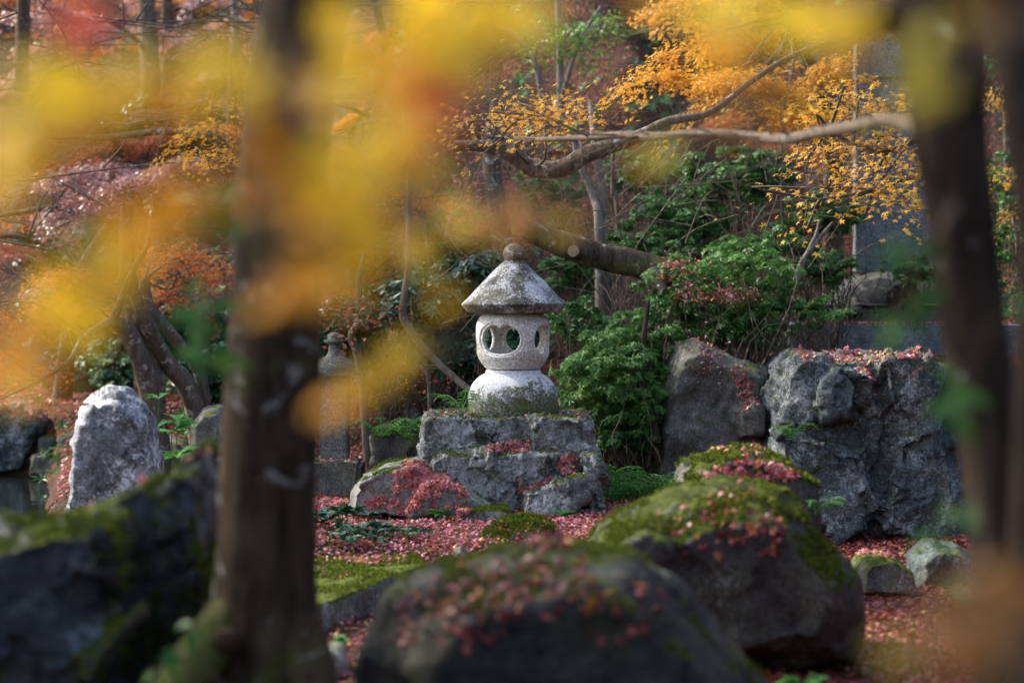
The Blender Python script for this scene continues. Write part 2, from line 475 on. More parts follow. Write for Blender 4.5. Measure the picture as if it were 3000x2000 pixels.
gx = axis(-70, -7, 7, 70, 0.13, 2.5)
gy = axis(-30, 7, 36, 110, 0.13, 2.5)
X, Y_ = np.meshgrid(gx, gy)
Z = tz(X, Y_)
nx, ny = len(gx), len(gy)
V = np.stack([X, Y_, Z], -1).reshape(-1, 3)
idx = np.arange(nx * ny).reshape(ny, nx)
F = np.stack([idx[:-1, :-1], idx[:-1, 1:], idx[1:, 1:], idx[1:, :-1]], -1).reshape(-1, 4)
ground = link_mesh('ground', V, F, M['ground'])
ground['kind'] = 'structure'
WATER_Z = -0.20
pond = link_mesh('pond', [(-16, 8.6, WATER_Z), (-1.4, 8.6, WATER_Z), (-3.0, 23.6, WATER_Z), (-16, 23.6, WATER_Z)], [(0, 1, 2, 3)], M['water'])
pond['kind'] = 'structure'

BVHS = []


def bvh_of(o):
    me = o.data
    mw = Matrix.Translation(o.location)
    vs = [mw @ v.co for v in me.vertices]
    BVHS.append((o.name, BVHTree.FromPolygons(vs, [tuple(p.vertices) for p in me.polygons])))


bvh_of(ground)


# ------------------------------------------------------------------ rocks
def hull_bm(points):
    bm = bmesh.new()
    vs = [bm.verts.new(p) for p in points]
    r = bmesh.ops.convex_hull(bm, input=vs)
    bmesh.ops.delete(bm, geom=[g for g in r['geom_interior'] if isinstance(g, bmesh.types.BMVert)], context='VERTS')
    bmesh.ops.recalc_face_normals(bm, faces=bm.faces)
    return bm


def slab_pts(outline, Y, t, front=0.85, back=0.85, jitter=0.0):
    """outline in photo pixels at depth Y; depth t around Y; front/back faces shrunk"""
    P = np.array([at(px, py, Y) for px, py in outline])
    c = P.mean(0)
    out = []
    for f, dy in ((front, -t / 2), (1.0, -t * 0.18), (1.0, t * 0.18), (back, t / 2)):
        Q = c + (P - c) * f
        Q = Q + np.array([0, dy, 0])
        out.append(Q)
    return np.concatenate(out)


def rock(name, label, hulls, mat, voxel=0.025, facet=0.05, fscale=0.22, fb=0.02, cat='rock', group=None, smooth_it=2,
         seed=0, parent=None, ridge=0.0):
    r = np.random.default_rng(seed + 11)
    verts, faces, off = [], [], 0
    for h in hulls:
        bm = hull_bm([tuple(p) for p in h])
        bm.verts.index_update()
        verts += [tuple(v.co) for v in bm.verts]
        faces += [tuple(v.index + off for v in f.verts) for f in bm.faces]
        off += len(bm.verts)
        bm.free()
    allv = np.array(verts)
    origin = np.array([allv[:, 0].mean(), allv[:, 1].mean(), allv[:, 2].min()])
    me = bpy.data.meshes.new(name)
    me.from_pydata([tuple(v) for v in (allv - origin)], [], faces)
    tmp = bpy.data.objects.new('tmp', me)
    COL.objects.link(tmp)
    mod = tmp.modifiers.new('r', 'REMESH')
    mod.mode = 'VOXEL'
    mod.voxel_size = voxel
    ms = tmp.modifiers.new('s', 'SMOOTH')
    ms.iterations = smooth_it
    ms.factor = 0.5
    dg = bpy.context.evaluated_depsgraph_get()
    ev = tmp.evaluated_get(dg)
    me2 = bpy.data.meshes.new_from_object(ev)
    bpy.data.objects.remove(tmp)
    n = len(me2.vertices)
    co = np.empty(n * 3, np.float32)
    me2.vertices.foreach_get('co', co)
    co = co.reshape(-1, 3).astype(float)
    no = np.empty(n * 3, np.float32)
    me2.vertices.foreach_get('normal', no)
    no = no.reshape(-1, 3).astype(float)
    disp = np.zeros(n)
    lo, hi = co.min(0), co.max(0)
    if facet > 0:
        levels = [(fscale * 2.0, facet), (fscale * 0.8, facet * 0.5)]
        if ridge:
            levels.append((max(0.05, fscale * 0.36), facet * 0.20))
        for fs, fa in levels:
            K = int(min(9000, max(12, np.prod((hi - lo) / fs + 1))))
            cen = lo + r.random((K, 3)) * (hi - lo)
            g = r.normal(size=(K, 3)) * 0.9
            hgt = r.normal(size=K) * 0.45
            warp = co + 0.25 * fs * np.stack([perlin(co * 2 / fs + k * 9.1) for k in range(3)], -1)
            kd = KDTree(K)
            for q_, c_ in enumerate(cen):
                kd.insert(c_, q_)
            kd.balance()
            nn_ = np.array([[h_[1] for h_ in kd.find_n(w_, 4)] for w_ in warp])
            val = hgt[nn_] + (g[nn_] * (co[:, None, :] - cen[nn_]) / fs).sum(-1)
            disp += fa * 1.25 * (val.max(1) - 0.9)
    disp += fb * fbm(co * 3.0 + seed, 5, 0.55)
    if ridge:
        w = co + 0.10 * np.stack([perlin(co * 3.1 + k * 5.7 + seed) for k in range(3)], -1)
        amp, f = 1.0, 2.6
        for _ in range(4):
            disp += ridge * amp * (np.abs(perlin(w * np.array([f, f, f * 0.7]) + seed * 3.3 + f)) - 0.3) * 1.6
            amp *= 0.55
            f *= 2.1
        disp -= ridge * 0.5 * np.clip(0.035 - np.abs(perlin(co * np.array([1.6, 1.6, 2.6]) + seed * 1.3)), 0, 1) / 0.035
    co = co + no * disp[:, None]
    me2.vertices.foreach_set('co', co.astype(np.float32).ravel())
    me2.polygons.foreach_set('use_smooth', np.ones(len(me2.polygons), dtype=bool))
    me2.update()
    me2.materials.clear()
    me2.materials.append(mat)
    o = bpy.data.objects.new(name, me2)
    COL.objects.link(o)
    if parent is not None:
        o.location = origin - parent['o']
        o.parent = parent['e']
        BVHS.append((name, BVHTree.FromPolygons([tuple(v) for v in co + origin], [tuple(p.vertices) for p in me2.polygons])))
        return o
    o.location = origin
    tag(o, label, cat, group)
    BVHS.append((name, BVHTree.FromPolygons([tuple(v) for v in co + origin], [tuple(p.vertices) for p in me2.polygons])))
    return o


# pedestal of the lantern: a fractured block with a set-back panel and a ledge
rock('pedestal_rock', 'fractured grey block of rock carrying the round stone lantern', [
    slab_pts([(1246, 1222), (1258, 1214), (1715, 1212), (1728, 1235), (1738, 1330), (1738, 1420), (1248, 1400), (1240, 1300)], 17.02, 0.98, 0.99, 0.95),
    slab_pts([(1243, 1230), (1262, 1216), (1400, 1216), (1412, 1300), (1300, 1330), (1242, 1335)], 16.66, 0.36, 0.97, 0.97),
    slab_pts([(1560, 1217), (1700, 1217), (1726, 1260), (1738, 1370), (1640, 1400), (1552, 1390), (1553, 1290)], 16.66, 0.44, 0.93, 1.0),
    slab_pts([(1262, 1345), (1300, 1318), (1600, 1320), (1600, 1400), (1585, 1490), (1400, 1500), (1290, 1420), (1262, 1400)], 16.58, 0.62, 0.93, 1.0),
    slab_pts([(1540, 1325), (1640, 1325), (1700, 1400), (1650, 1450), (1550, 1440)], 16.52, 0.50, 0.93, 1.0),
    slab_pts([(1530, 1432), (1640, 1400), (1715, 1390), (1722, 1440), (1660, 1495), (1520, 1505)], 16.36, 0.66, 0.9, 1.0),
    slab_pts([(1706, 1320), (1738, 1318), (1752, 1400), (1756, 1515), (1730, 1518), (1712, 1420)], 16.75, 0.9, 0.98, 1.0),
], M['rock_ped'], voxel=0.0105, facet=0.022, fscale=0.14, fb=0.004, smooth_it=1, seed=5, ridge=0.006)
rock('sloping_rock', 'pale smooth rock sloping up to the left foot of the pedestal', [
    slab_pts([(1026, 1500), (1030, 1432), (1065, 1392), (1130, 1362), (1232, 1342), (1290, 1400), (1330, 1450), (1330, 1500)], 16.55, 0.95, 0.9, 0.9),
    slab_pts([(1180, 1505), (1240, 1400), (1300, 1395), (1380, 1430), (1460, 1480), (1490, 1512)], 16.25, 0.6, 0.85, 1.0)],
    M['rock_light'], voxel=0.015, facet=0.012, fscale=0.3, fb=0.02, seed=2)
rock('ledge_stone', 'thin flat mossy stone lying at the foot of the pedestal', [
    slab_pts([(1335, 1520), (1345, 1488), (1480, 1482), (1495, 1500), (1480, 1520)], 15.95, 0.4, 0.95, 1.0)], M['rock_moss'], voxel=0.012, facet=0.006, fb=0.008, seed=9)
rock('mossy_rock', 'small round rock under thick moss in the red leaf carpet', [
    slab_pts([(1415, 1640), (1420, 1570), (1465, 1528), (1550, 1512), (1620, 1540), (1660, 1600), (1660, 1650)], 14.9, 0.55, 0.6, 0.7)],
    M['rock_moss'], voxel=0.012, facet=0.006, fb=0.03, seed=4)
rock('small_stone', 'small grey stone at the edge of the leaf carpet beside the slab', [
    slab_pts([(1325, 1655), (1330, 1610), (1350, 1595), (1372, 1615), (1375, 1660)], 14.4, 0.2, 0.7, 0.7)], M['rock_brown'], voxel=0.012, facet=0.01, seed=14)

# bridge slab on the left
def slab_stone():
    a, b, c, d = at(830, 1845, 12.3), at(1258, 1640, 14.0), at(1235, 1612, 14.6), at(800, 1612, 14.6)
    ztop = -0.02
    pts = []
    for (x, y) in ((-1.7, 12.2), (-0.98, 12.2), (-0.50, 14.0), (-0.55, 14.5), (-2.0, 14.6)):
        pts.append((x, y))
    zt = 1.55 - (1645 - 850) * KPX * 14.2
    H = []
    for z, s in ((zt - 0.03, 1.0), (zt, 0.985), (zt - 0.22, 1.0), (zt - 0.36, 0.97)):
        cx, cy = -1.2, 13.4
        H += [(cx + (x - cx) * s, cy + (y - cy) * s, z) for x, y in pts]
    rock('stone_slab', 'long flat stone slab with yellow green moss beside the tree trunk', [np.array(H)], M['slab'], voxel=0.016, facet=0.008, fscale=0.3, fb=0.014, cat='stone slab', seed=6)


slab_stone()
rock('pale_stone', 'pale stone low between the slab and the front boulder', [
    slab_pts([(930, 1990), (935, 1900), (985, 1890), (1010, 1920), (1015, 1995)], 11.0, 0.4, 0.7, 0.8)], M['rock_light'], voxel=0.02, facet=0.01, seed=15)
rock('prop_stone', 'dark block carrying the mossy slab', [
    slab_pts([(780, 1990), (790, 1800), (1030, 1790), (1060, 1900), (1060, 1990)], 13.1, 0.9, 0.95, 0.95)], M['rock_brown'], voxel=0.03, facet=0.02, seed=16)

# boulders in front
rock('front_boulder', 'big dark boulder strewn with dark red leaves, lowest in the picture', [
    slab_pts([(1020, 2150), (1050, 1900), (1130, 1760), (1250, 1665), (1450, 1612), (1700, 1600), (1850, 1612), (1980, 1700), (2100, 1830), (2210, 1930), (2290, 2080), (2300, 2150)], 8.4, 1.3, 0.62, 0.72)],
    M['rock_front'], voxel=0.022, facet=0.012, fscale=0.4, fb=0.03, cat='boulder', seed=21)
rock('side_boulder', 'mossy humped boulder right of the leaf carpet with scattered leaves', [
    slab_pts([(1735, 1650), (1735, 1580), (1830, 1520), (1960, 1440), (2120, 1415), (2260, 1425), (2340, 1470), (2420, 1570), (2510, 1680), (2530, 1790), (2480, 1930), (2100, 1960), (1850, 1800)], 11.3, 1.25, 0.6, 0.8),
    slab_pts([(1738, 1640), (1760, 1570), (1880, 1520), (1980, 1560), (1960, 1700), (1800, 1720)], 11.0, 0.9, 0.7, 0.9)],
    M['rock_boulder'], voxel=0.018, facet=0.012, fscale=0.35, fb=0.03, cat='boulder', seed=23)
rock('capped_rock', 'flat topped rock with bright moss and a band of pink leaves', [
    slab_pts([(1990, 1480), (2002, 1400), (2040, 1350), (2110, 1322), (2240, 1320), (2290, 1345), (2360, 1410), (2372, 1500), (2350, 1600), (2000, 1600)], 13.6, 1.0, 0.9, 0.85)],
    M['rock_boulder'], voxel=0.018, facet=0.025, fscale=0.3, fb=0.02, seed=25)
rock('standing_rock', 'tall smooth brown grey rock standing left of the big blue grey one', [
    slab_pts([(1890, 1480), (1915, 1380), (1925, 1230), (1950, 1080), (1985, 1005), (2040, 992), (2140, 1040), (2244, 1090), (2255, 1200), (2250, 1300), (2250, 1480)], 18.0, 0.8, 0.82, 0.95),
    slab_pts([(2150, 1200), (2210, 1150), (2240, 1200), (2240, 1280), (2160, 1290)], 17.55, 0.3, 0.8, 1.0)],
    M['rock_brown'], voxel=0.018, facet=0.022, fscale=0.3, fb=0.03, seed=31, ridge=0.012)
rock('back_stone', 'grey stone tucked behind the ferns between the lantern and the tall rock', [
    slab_pts([(1780, 1420), (1785, 1280), (1820, 1240), (1880, 1235), (1900, 1300), (1905, 1430)], 18.6, 0.5, 0.85, 0.9)], M['rock_brown'], voxel=0.022, facet=0.02, seed=33)
rock('great_rock', 'huge cracked blue grey rock below the stone tablet', [
    slab_pts([(2236, 1450), (2238, 1300), (2246, 1180), (2270, 1070), (2320, 1032), (2480, 1032), (2560, 1055), (2700, 1040), (2790, 1055), (2840, 1200), (2840, 1500), (2780, 1640), (2480, 1620), (2330, 1520)], 17.6, 1.3, 0.93, 0.95),
    slab_pts([(2380, 1130), (2440, 1070), (2540, 1090), (2520, 1200), (2400, 1230)], 17.0, 0.4, 0.85, 1.0),
    slab_pts([(2560, 1060), (2620, 1030), (2720, 1035), (2780, 1100), (2700, 1250), (2580, 1200)], 17.0, 0.4, 0.85, 1.0),
    slab_pts([(2260, 1250), (2400, 1260), (2540, 1300), (2600, 1500), (2460, 1600), (2330, 1500), (2260, 1400)], 17.0, 0.5, 0.85, 1.0),
    slab_pts([(2600, 1250), (2760, 1200), (2800, 1450), (2740, 1620), (2560, 1560)], 17.0, 0.5, 0.85, 1.0)],
    M['rock_blue'], voxel=0.014, facet=0.040, fscale=0.30, fb=0.02, seed=37, ridge=0.012, smooth_it=2)
rock('low_stone', 'low grey stone with a mossy back in front of the huge rock', [
    slab_pts([(2500, 1740), (2492, 1660), (2520, 1622), (2600, 1612), (2660, 1660), (2678, 1735)], 14.0, 0.6, 0.8, 0.85)], M['rock_moss'], voxel=0.016, facet=0.015, fb=0.02, seed=41)
rock('corner_stone', 'stone with pale green patches right of the low grey stone', [
    slab_pts([(2665, 1720), (2668, 1630), (2720, 1590), (2800, 1590), (2860, 1650), (2860, 1740)], 14.6, 0.6, 0.8, 0.85)], M['rock_blue'], voxel=0.018, facet=0.015, fb=0.02, seed=42)

# left front rock, sharp-edged, almost black on its right face
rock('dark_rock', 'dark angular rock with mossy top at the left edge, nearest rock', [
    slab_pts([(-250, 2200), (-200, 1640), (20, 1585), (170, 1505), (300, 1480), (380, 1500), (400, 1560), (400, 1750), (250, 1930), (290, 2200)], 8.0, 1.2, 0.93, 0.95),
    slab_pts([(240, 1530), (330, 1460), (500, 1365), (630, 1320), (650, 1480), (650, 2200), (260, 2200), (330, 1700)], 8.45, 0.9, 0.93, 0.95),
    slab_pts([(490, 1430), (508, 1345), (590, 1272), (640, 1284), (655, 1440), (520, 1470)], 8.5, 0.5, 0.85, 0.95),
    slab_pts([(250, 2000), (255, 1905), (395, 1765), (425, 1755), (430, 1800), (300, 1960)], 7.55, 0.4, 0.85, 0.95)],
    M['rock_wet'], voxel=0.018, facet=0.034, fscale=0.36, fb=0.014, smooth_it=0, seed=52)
rock('pointed_stone', 'upright pale stone with white lichen standing by the pond', [
    slab_pts([(190, 1560), (215, 1420), (232, 1270), (262, 1180), (320, 1138), (370, 1138), (420, 1180), (455, 1260), (480, 1400), (490, 1560)], 14.3, 0.62, 0.78, 0.85)],
    M['rock_pale'], voxel=0.016, facet=0.018, fscale=0.2, fb=0.03, seed=55)
rock('bank_rock', 'grey rock with a red leaf cap at the far left edge of the pond', [
    slab_pts([(-80, 1400), (-80, 1200), (20, 1185), (110, 1195), (152, 1230), (130, 1300), (90, 1385)], 23.2, 1.0, 0.85, 0.9)], M['rock_blue'], voxel=0.03, facet=0.03, fb=0.03, seed=61)
rock('bank_stone', 'brown stone on the pond bank, lower of a close pair', [
    slab_pts([(85, 1395), (95, 1330), (140, 1315), (180, 1340), (195, 1395)], 22.7, 0.5, 0.8, 0.9)], M['rock_brown'], voxel=0.025, facet=0.02, seed=62)
rock('bank_stone', 'dark stone on the pond bank, upper of a close pair', [
    slab_pts([(115, 1345), (130, 1275), (175, 1270), (195, 1310), (200, 1350)], 22.95, 0.5, 0.8, 0.9)], M['rock_boulder'], voxel=0.025, facet=0.02, seed=63)
rock('bank_boulder', 'dark rock between the pond bank and the upright pale stone', [
    slab_pts([(180, 1400), (185, 1270), (240, 1250), (330, 1260), (330, 1400)], 22.9, 0.7, 0.85, 0.9)], M['rock_boulder'], voxel=0.03, facet=0.03, seed=64)
rock('bank_boulder', 'low dark rock behind the upright pale stone, right of the pond', [
    slab_pts([(330, 1420), (335, 1310), (420, 1280), (520, 1300), (600, 1330), (620, 1450)], 20.5, 0.9, 0.85, 0.9)], M['rock_brown'], voxel=0.03, facet=0.03, seed=65)
rock('round_rock', 'rounded grey rock at the foot of the leaning maple trunks', [
    slab_pts([(560, 1340), (565, 1240), (600, 1195), (650, 1190), (700, 1230), (720, 1340)], 19.0, 0.6, 0.75, 0.8)], M['rock_brown'], voxel=0.022, facet=0.012, seed=66)
rock('slope_stone', 'small angular grey stone lying on the leafy slope left of the lantern', [
    slab_pts([(1172, 1228), (1186, 1204), (1216, 1190), (1236, 1208), (1230, 1232)], 20.2, 0.3, 0.6, 0.8)], M['rock_brown'], voxel=0.010, facet=0.022, fscale=0.08, fb=0.004, smooth_it=0, seed=67)
rock('slope_rock', 'dark rock under the ferns left of the pedestal', [
    slab_pts([(1080, 1360), (1085, 1270), (1160, 1245), (1250, 1280), (1260, 1370)], 18.2, 0.6, 0.85, 0.9)], M['rock_boulder'], voxel=0.022, facet=0.03, seed=68)

# raised moss: short blades standing on what faces up
M['moss_blade'] = leaf_mat('moss_blade', [(0.0, (0.03, 0.045, 0.008)), (0.5, (0.09, 0.125, 0.014)), (1.0, (0.20, 0.235, 0.03))], 0.2, 0.8, spec=0.1)


def moss_on(o, n, size, thr=0.0, nz=0.5):
    r = np.random.default_rng(n)
    me = o.data
    k = len(me.polygons)
    ce, no, ar = np.empty(k * 3), np.empty(k * 3), np.empty(k)
    me.polygons.foreach_get('center', ce)
    me.polygons.foreach_get('normal', no)
    me.polygons.foreach_get('area', ar)
    ce, no = ce.reshape(-1, 3), no.reshape(-1, 3)
    w = ar * (no[:, 2] > nz) * (fbm(ce * 3.2 + 4.4, 4, 0.6) > thr)
    if w.sum() <= 0:
        return
    f = r.choice(k, n, p=w / w.sum())
    P = ce[f] + r.normal(size=(n, 3)) * 0.006 + np.array(o.location)
    tv, tf = TPL_MOSS
    d = no[f] + r.normal(size=(n, 3)) * 0.55
    d /= np.linalg.norm(d, axis=1)[:, None]
    sd = np.cross(d, r.normal(size=(n, 3)))
    sd /= np.linalg.norm(sd, axis=1)[:, None] + 1e-9
    L = size * r.uniform(0.6, 1.4, n)[:, None]
    V = np.stack([P - sd * L * 0.22, P + sd * L * 0.22, P + d * L], 1).reshape(-1, 3)
    F = np.arange(3 * n).reshape(-1, 3)
    mo = link_mesh('moss', V, F, M['moss_blade'], {'e': o, 'o': np.array(o.location)}, smooth=False, rnd=r.random(n))
    mo['kind'] = 'stuff'


TPL_MOSS = (None, None)
moss_on(bpy.data.objects['stone_slab'], 26000, 0.017, -0.15, 0.75)
moss_on(bpy.data.objects['mossy_rock'], 12000, 0.020, -0.6, 0.15)
moss_on(bpy.data.objects['capped_rock'], 16000, 0.020, 0.0, 0.45)
moss_on(bpy.data.objects['side_boulder'], 22000, 0.018, 0.0, 0.5)
moss_on(bpy.data.objects['dark_rock'], 16000, 0.024, 0.12, -0.25)
moss_on(bpy.data.objects['ledge_stone'], 4000, 0.014, -0.3, 0.5)
moss_on(bpy.data.objects['pedestal_rock'], 9000, 0.014, 0.1, 0.65)
moss_on(bpy.data.objects['sloping_rock'], 5000, 0.014, 0.15, 0.6)
moss_on(bpy.data.objects['front_boulder'], 9000, 0.016, 0.25, 0.7)

# ------------------------------------------------------------------ lantern
LY = 17.02
S = px2m(LY)
LC = at(1503, 1000, LY)
lx = LC[0]


def zpy(py, Y=LY):
    return at(1500, py, Y)[2]


def lathe(prof, cx, cy, segs=96, wob=0.0):
    V, F = [], []
    n = len(prof)
    for j in range(segs):
        a = 2 * math.pi * j / segs
        for r, z in prof:
            V.append((cx + r * math.cos(a), cy + r * math.sin(a), z))
    V = np.array(V)
    for j in range(segs):
        k = (j + 1) % segs
        for i in range(n - 1):
            F.append((j * n + i, k * n + i, k * n + i + 1, j * n + i + 1))
    if wob:
        V = V + wob * np.stack([perlin(V * 9 + q * 7.7) for q in range(3)], -1)
    return V, F


def dense(prof, step=0.012):
    out = [prof[0]]
    for a, b in zip(prof[:-1], prof[1:]):
        k = max(1, int(math.hypot(b[0] - a[0], b[1] - a[1]) / step))
        for i in range(1, k + 1):
            out.append((a[0] + (b[0] - a[0]) * i / k, a[1] + (b[1] - a[1]) * i / k))
    return out


def px_prof(lst):
    return [(r * S, zpy(py)) for r, py in lst]


lan = thing('stone_lantern', 'round granite garden lantern with conical lichened roof on the fractured block', 'stone lantern', (lx, LY, zpy(1212)))
dome_top = 1083
pr = px_prof([(0.5, 1216), (124, 1216), (130, 1195)]) + px_prof([(133.5 * math.cos(t) ** 0.75 if t < 1.5 else 0, 1172 - 92 * math.sin(t) ** 0.95) for t in np.linspace(0.12, 1.02, 14)]) + px_prof([(79, 1083), (0.5, 1083)])
V, F = lathe(dense(pr), lx, LY, 120, 0.003)
link_mesh('dome_base', V, F, M['dome'], lan)
# light box: a thin-walled round body with four windows
R_c, Z_c = 112 * S, zpy(995)
box_prof = [(68, 1081.5), (78, 1079), (88, 1068), (97, 1056), (105, 1038), (111, 1010), (113, 989), (112, 970), (108, 950), (100, 933), (90, 921), (78, 915)]
bp = catmull([(r, p) for r, p in box_prof], 12)
bz = np.array([zpy(p[1]) for p in bp])
br = np.array([p[0] * S for p in bp])
NT, NZ = 420, 130
zs = np.linspace(bz[0], bz[-1], NZ)
rs = np.interp(zs, bz, br)
WINS = [math.radians(-90 - 21.5 + 90 * k) for k in range(4)]      # angle in the XY plane; -90 degrees faces the camera
wz = zpy(992)


def win_d(u, z):
    """signed distance-like value: < 0 inside the window outline (two lobes on top)"""
    a, b = 0.147, 0.107
    zz = z - wz
    top = 0.030 * np.exp(-(u / 0.030) ** 2)
    bb = np.where(zz > 0, b - top, b)
    q = (np.abs(u / a) ** 2.25 + np.abs(zz / bb) ** 2.25) ** (1 / 2.25)
    return (q - 1) * 0.10


V = np.zeros((NZ, NT, 3))
hole = np.zeros((NZ, NT), bool)
for j in range(NT):
    a = 2 * math.pi * j / NT
    dmin = np.full(NZ, 9.0)
    for w in WINS:
        da = (a - w + math.pi) % (2 * math.pi) - math.pi
        if abs(da) < 1.2:
            u = rs * math.sin(da)
            dmin = np.minimum(dmin, win_d(u, zs))
    rec = 0.010 * sstep((0.0165 - dmin) / 0.004)
    r = rs - rec
    V[:, j, 0] = lx + r * math.cos(a)
    V[:, j, 1] = LY + r * math.sin(a)
    V[:, j, 2] = zs
    hole[:, j] = dmin < 0
F = []
for i in range(NZ - 1):
    for j in range(NT):
        k = (j + 1) % NT
        if hole[i, j] or hole[i + 1, j] or hole[i, k] or hole[i + 1, k]:
            continue
        F.append((i * NT + j, i * NT + k, (i + 1) * NT + k, (i + 1) * NT + j))
Vb = V.reshape(-1, 3)
caps = []
for zc, row in ((zs[0], 0), (zs[-1], NZ - 1)):
    ci = len(Vb) + len(caps)
    caps.append((lx, LY, zc))
    for j in range(NT):
        k = (j + 1) % NT
        F.append((row * NT + k, row * NT + j, ci) if row == 0 else (row * NT + j, row * NT + k, ci))
Vb = np.concatenate([Vb, np.array(caps)])
bxo = link_mesh('light_box', Vb, F, M['lantern'], lan)
bm = bmesh.new()
bm.from_mesh(bxo.data)
bmesh.ops.delete(bm, geom=[v for v in bm.verts if not v.link_faces], context='VERTS')
bmesh.ops.smooth_vert(bm, verts=[v for v in bm.verts if v.is_boundary], factor=0.5, use_axis_x=True, use_axis_y=True, use_axis_z=True)
bmesh.ops.recalc_face_normals(bm, faces=bm.faces)
bm.to_mesh(bxo.data)
bm.free()
sm = bxo.modifiers.new('wall', 'SOLIDIFY')
sm.thickness = 0.030
sm.offset = -1
# roof and finial
V, F = lathe(dense(px_prof([(0.5, 917.5), (100, 917.5), (131, 915.5), (137, 913), (152, 894), (153.5, 891), (152, 888), (128, 864), (100, 834), (70, 803), (45, 779), (28, 762), (0.5, 760)]), 0.010), lx + 0.006, LY, 160, 0.004)
link_mesh('roof', V, F, M['lantern_roof'], lan)
V, F = lathe(dense(px_prof([(0.5, 763), (27, 763), (29, 758), (32, 750), (33.5, 742), (31, 732), (24, 723), (13, 716), (5, 712.5), (0.5, 711)]), 0.008), lx + 0.008, LY, 64, 0.004)
link_mesh('finial', V, F, M['lantern_roof'], lan)


# ------------------------------------------------------------------ box / lathe helpers for the old stones
def bevel_box(name, lo, hi, mat, parent, bev=0.015, wob=0.006, seg=8):
    bm = bmesh.new()
    bmesh.ops.create_cube(bm, size=1)
    lo, hi = np.array(lo), np.array(hi)
    for v in bm.verts:
        v.co = Vector((lo + hi) / 2 + np.array(v.co) * (hi - lo))
    bmesh.ops.bevel(bm, geom=bm.edges[:], offset=bev, segments=2, affect='EDGES')
    bmesh.ops.subdivide_edges(bm, edges=[e for e in bm.edges if e.calc_length() > 0.15], cuts=seg, use_grid_fill=True)
    V = np.array([tuple(v.co) for v in bm.verts])
    bm.verts.index_update()
    F = [tuple(v.index for v in f.verts) for f in bm.faces]
    bm.free()
    V = V + wob * np.stack([perlin(V * 6 + q * 7.7) for q in range(3)], -1)
    return link_mesh(name, V, F, mat, parent, smooth=False)


# old lantern behind the trunk on the left
OY = 18.3
SO = px2m(OY)
oc = at(984, 1330, OY)
zo = lambda py: at(984, py, OY)[2]
old = thing('old_lantern', 'dark weathered square stone lantern half hidden by the front tree trunk', 'stone lantern', (oc[0], OY, zo(1480)))
bevel_box('base_block', (oc[0] - 0.28, OY - 0.3, zo(1480)), (oc[0] + 0.20, OY + 0.3, zo(1345)), M['old_stone'], old, 0.03, 0.02)
bevel_box('post', (oc[0] - 0.11, OY - 0.11, zo(1347)), (oc[0] + 0.098, OY + 0.11, zo(1100)), M['old_stone'], old, 0.012)
bevel_box('cap_slab', (oc[0] - 0.17, OY - 0.17, zo(1100)), (oc[0] + 0.17, OY + 0.17, zo(1090)), M['old_stone'], old, 0.006)
V, F = lathe(dense([(0.16, zo(1090)), (0.155, zo(1072)), (0.12, zo(1055)), (0.06, zo(1042)), (0.045, zo(1030)), (0.042, zo(1010)), (0.075, zo(1003)), (0.078, zo(997)), (0.045, zo(993)), (0.055, zo(985)), (0.04, zo(975)), (0.001, zo(970))]), oc[0] - 0.01, OY, 40, 0.006)
link_mesh('cap_finial', V, F, M['old_stone'], old)
for o_ in ('base_block',):
    ob = bpy.data.objects[o_]
    BVHS.append((o_, BVHTree.FromPolygons([tuple(np.array(v.co) + np.array(old['o'])) for v in ob.data.vertices], [tuple(p.vertices) for p in ob.data.polygons])))

# tablet on a tortoise base
TY = 21.0
zt = lambda py: at(1500, py, TY)[2]
xt = lambda px: at(px, 900, TY)[0]
plat_z = zt(948)
pf = thing('stone_platform', 'low concrete platform strewn with red leaves under the stone tablet', 'platform', (xt(2560), TY, zt(1080)))
bevel_box('platform_block', (xt(2298), TY - 0.9, zt(1090)), (xt(2960), TY + 1.0, plat_z), M['concrete'], pf, 0.012)
bevel_box('platform_step', (xt(2400), TY - 0.45, plat_z + 0.002), (xt(2860), TY + 0.8, zt(905)), M['old_stone'], pf, 0.015)
st = thing('stone_tablet', 'tall grey stone tablet standing on a carved stone tortoise behind the branch', 'monument', (xt(2640), TY, zt(905)))
bevel_box('tablet', (xt(2512), TY + 0.12, zt(800)), (xt(2800), TY + 0.34, zt(118)), M['stele'], st, 0.02)
for (a, b, c, d) in ((2512, 2552, 800, 118), (2764, 2800, 800, 118)):
    bevel_box('tablet_border', (xt(a) - 0.001, TY + 0.095, zt(c)), (xt(b), TY + 0.123, zt(d)), M['stele'], st, 0.006, 0.002)
bevel_box('tablet_border', (xt(2552), TY + 0.096, zt(225)), (xt(2764), TY + 0.122, zt(122)), M['stele'], st, 0.006, 0.002)
# tortoise: shell, rim, head, feet
def ellips(c, r, seg=40, rings=20, cut=None, wob=0.01):
    V, F = [], []
    for i in range(rings + 1):
        th = math.pi * i / rings
        for j in range(seg):
            ph = 2 * math.pi * j / seg
            V.append((c[0] + r[0] * math.sin(th) * math.cos(ph), c[1] + r[1] * math.sin(th) * math.sin(ph), c[2] + r[2] * math.cos(th)))
    for i in range(rings):
        for j in range(seg):
            k = (j + 1) % seg
            F.append((i * seg + j, (i + 1) * seg + j, (i + 1) * seg + k, i * seg + k))
    V = np.array(V)
    V = V + wob * np.stack([perlin(V * 7 + q * 7.7) for q in range(3)], -1)
    return V, F


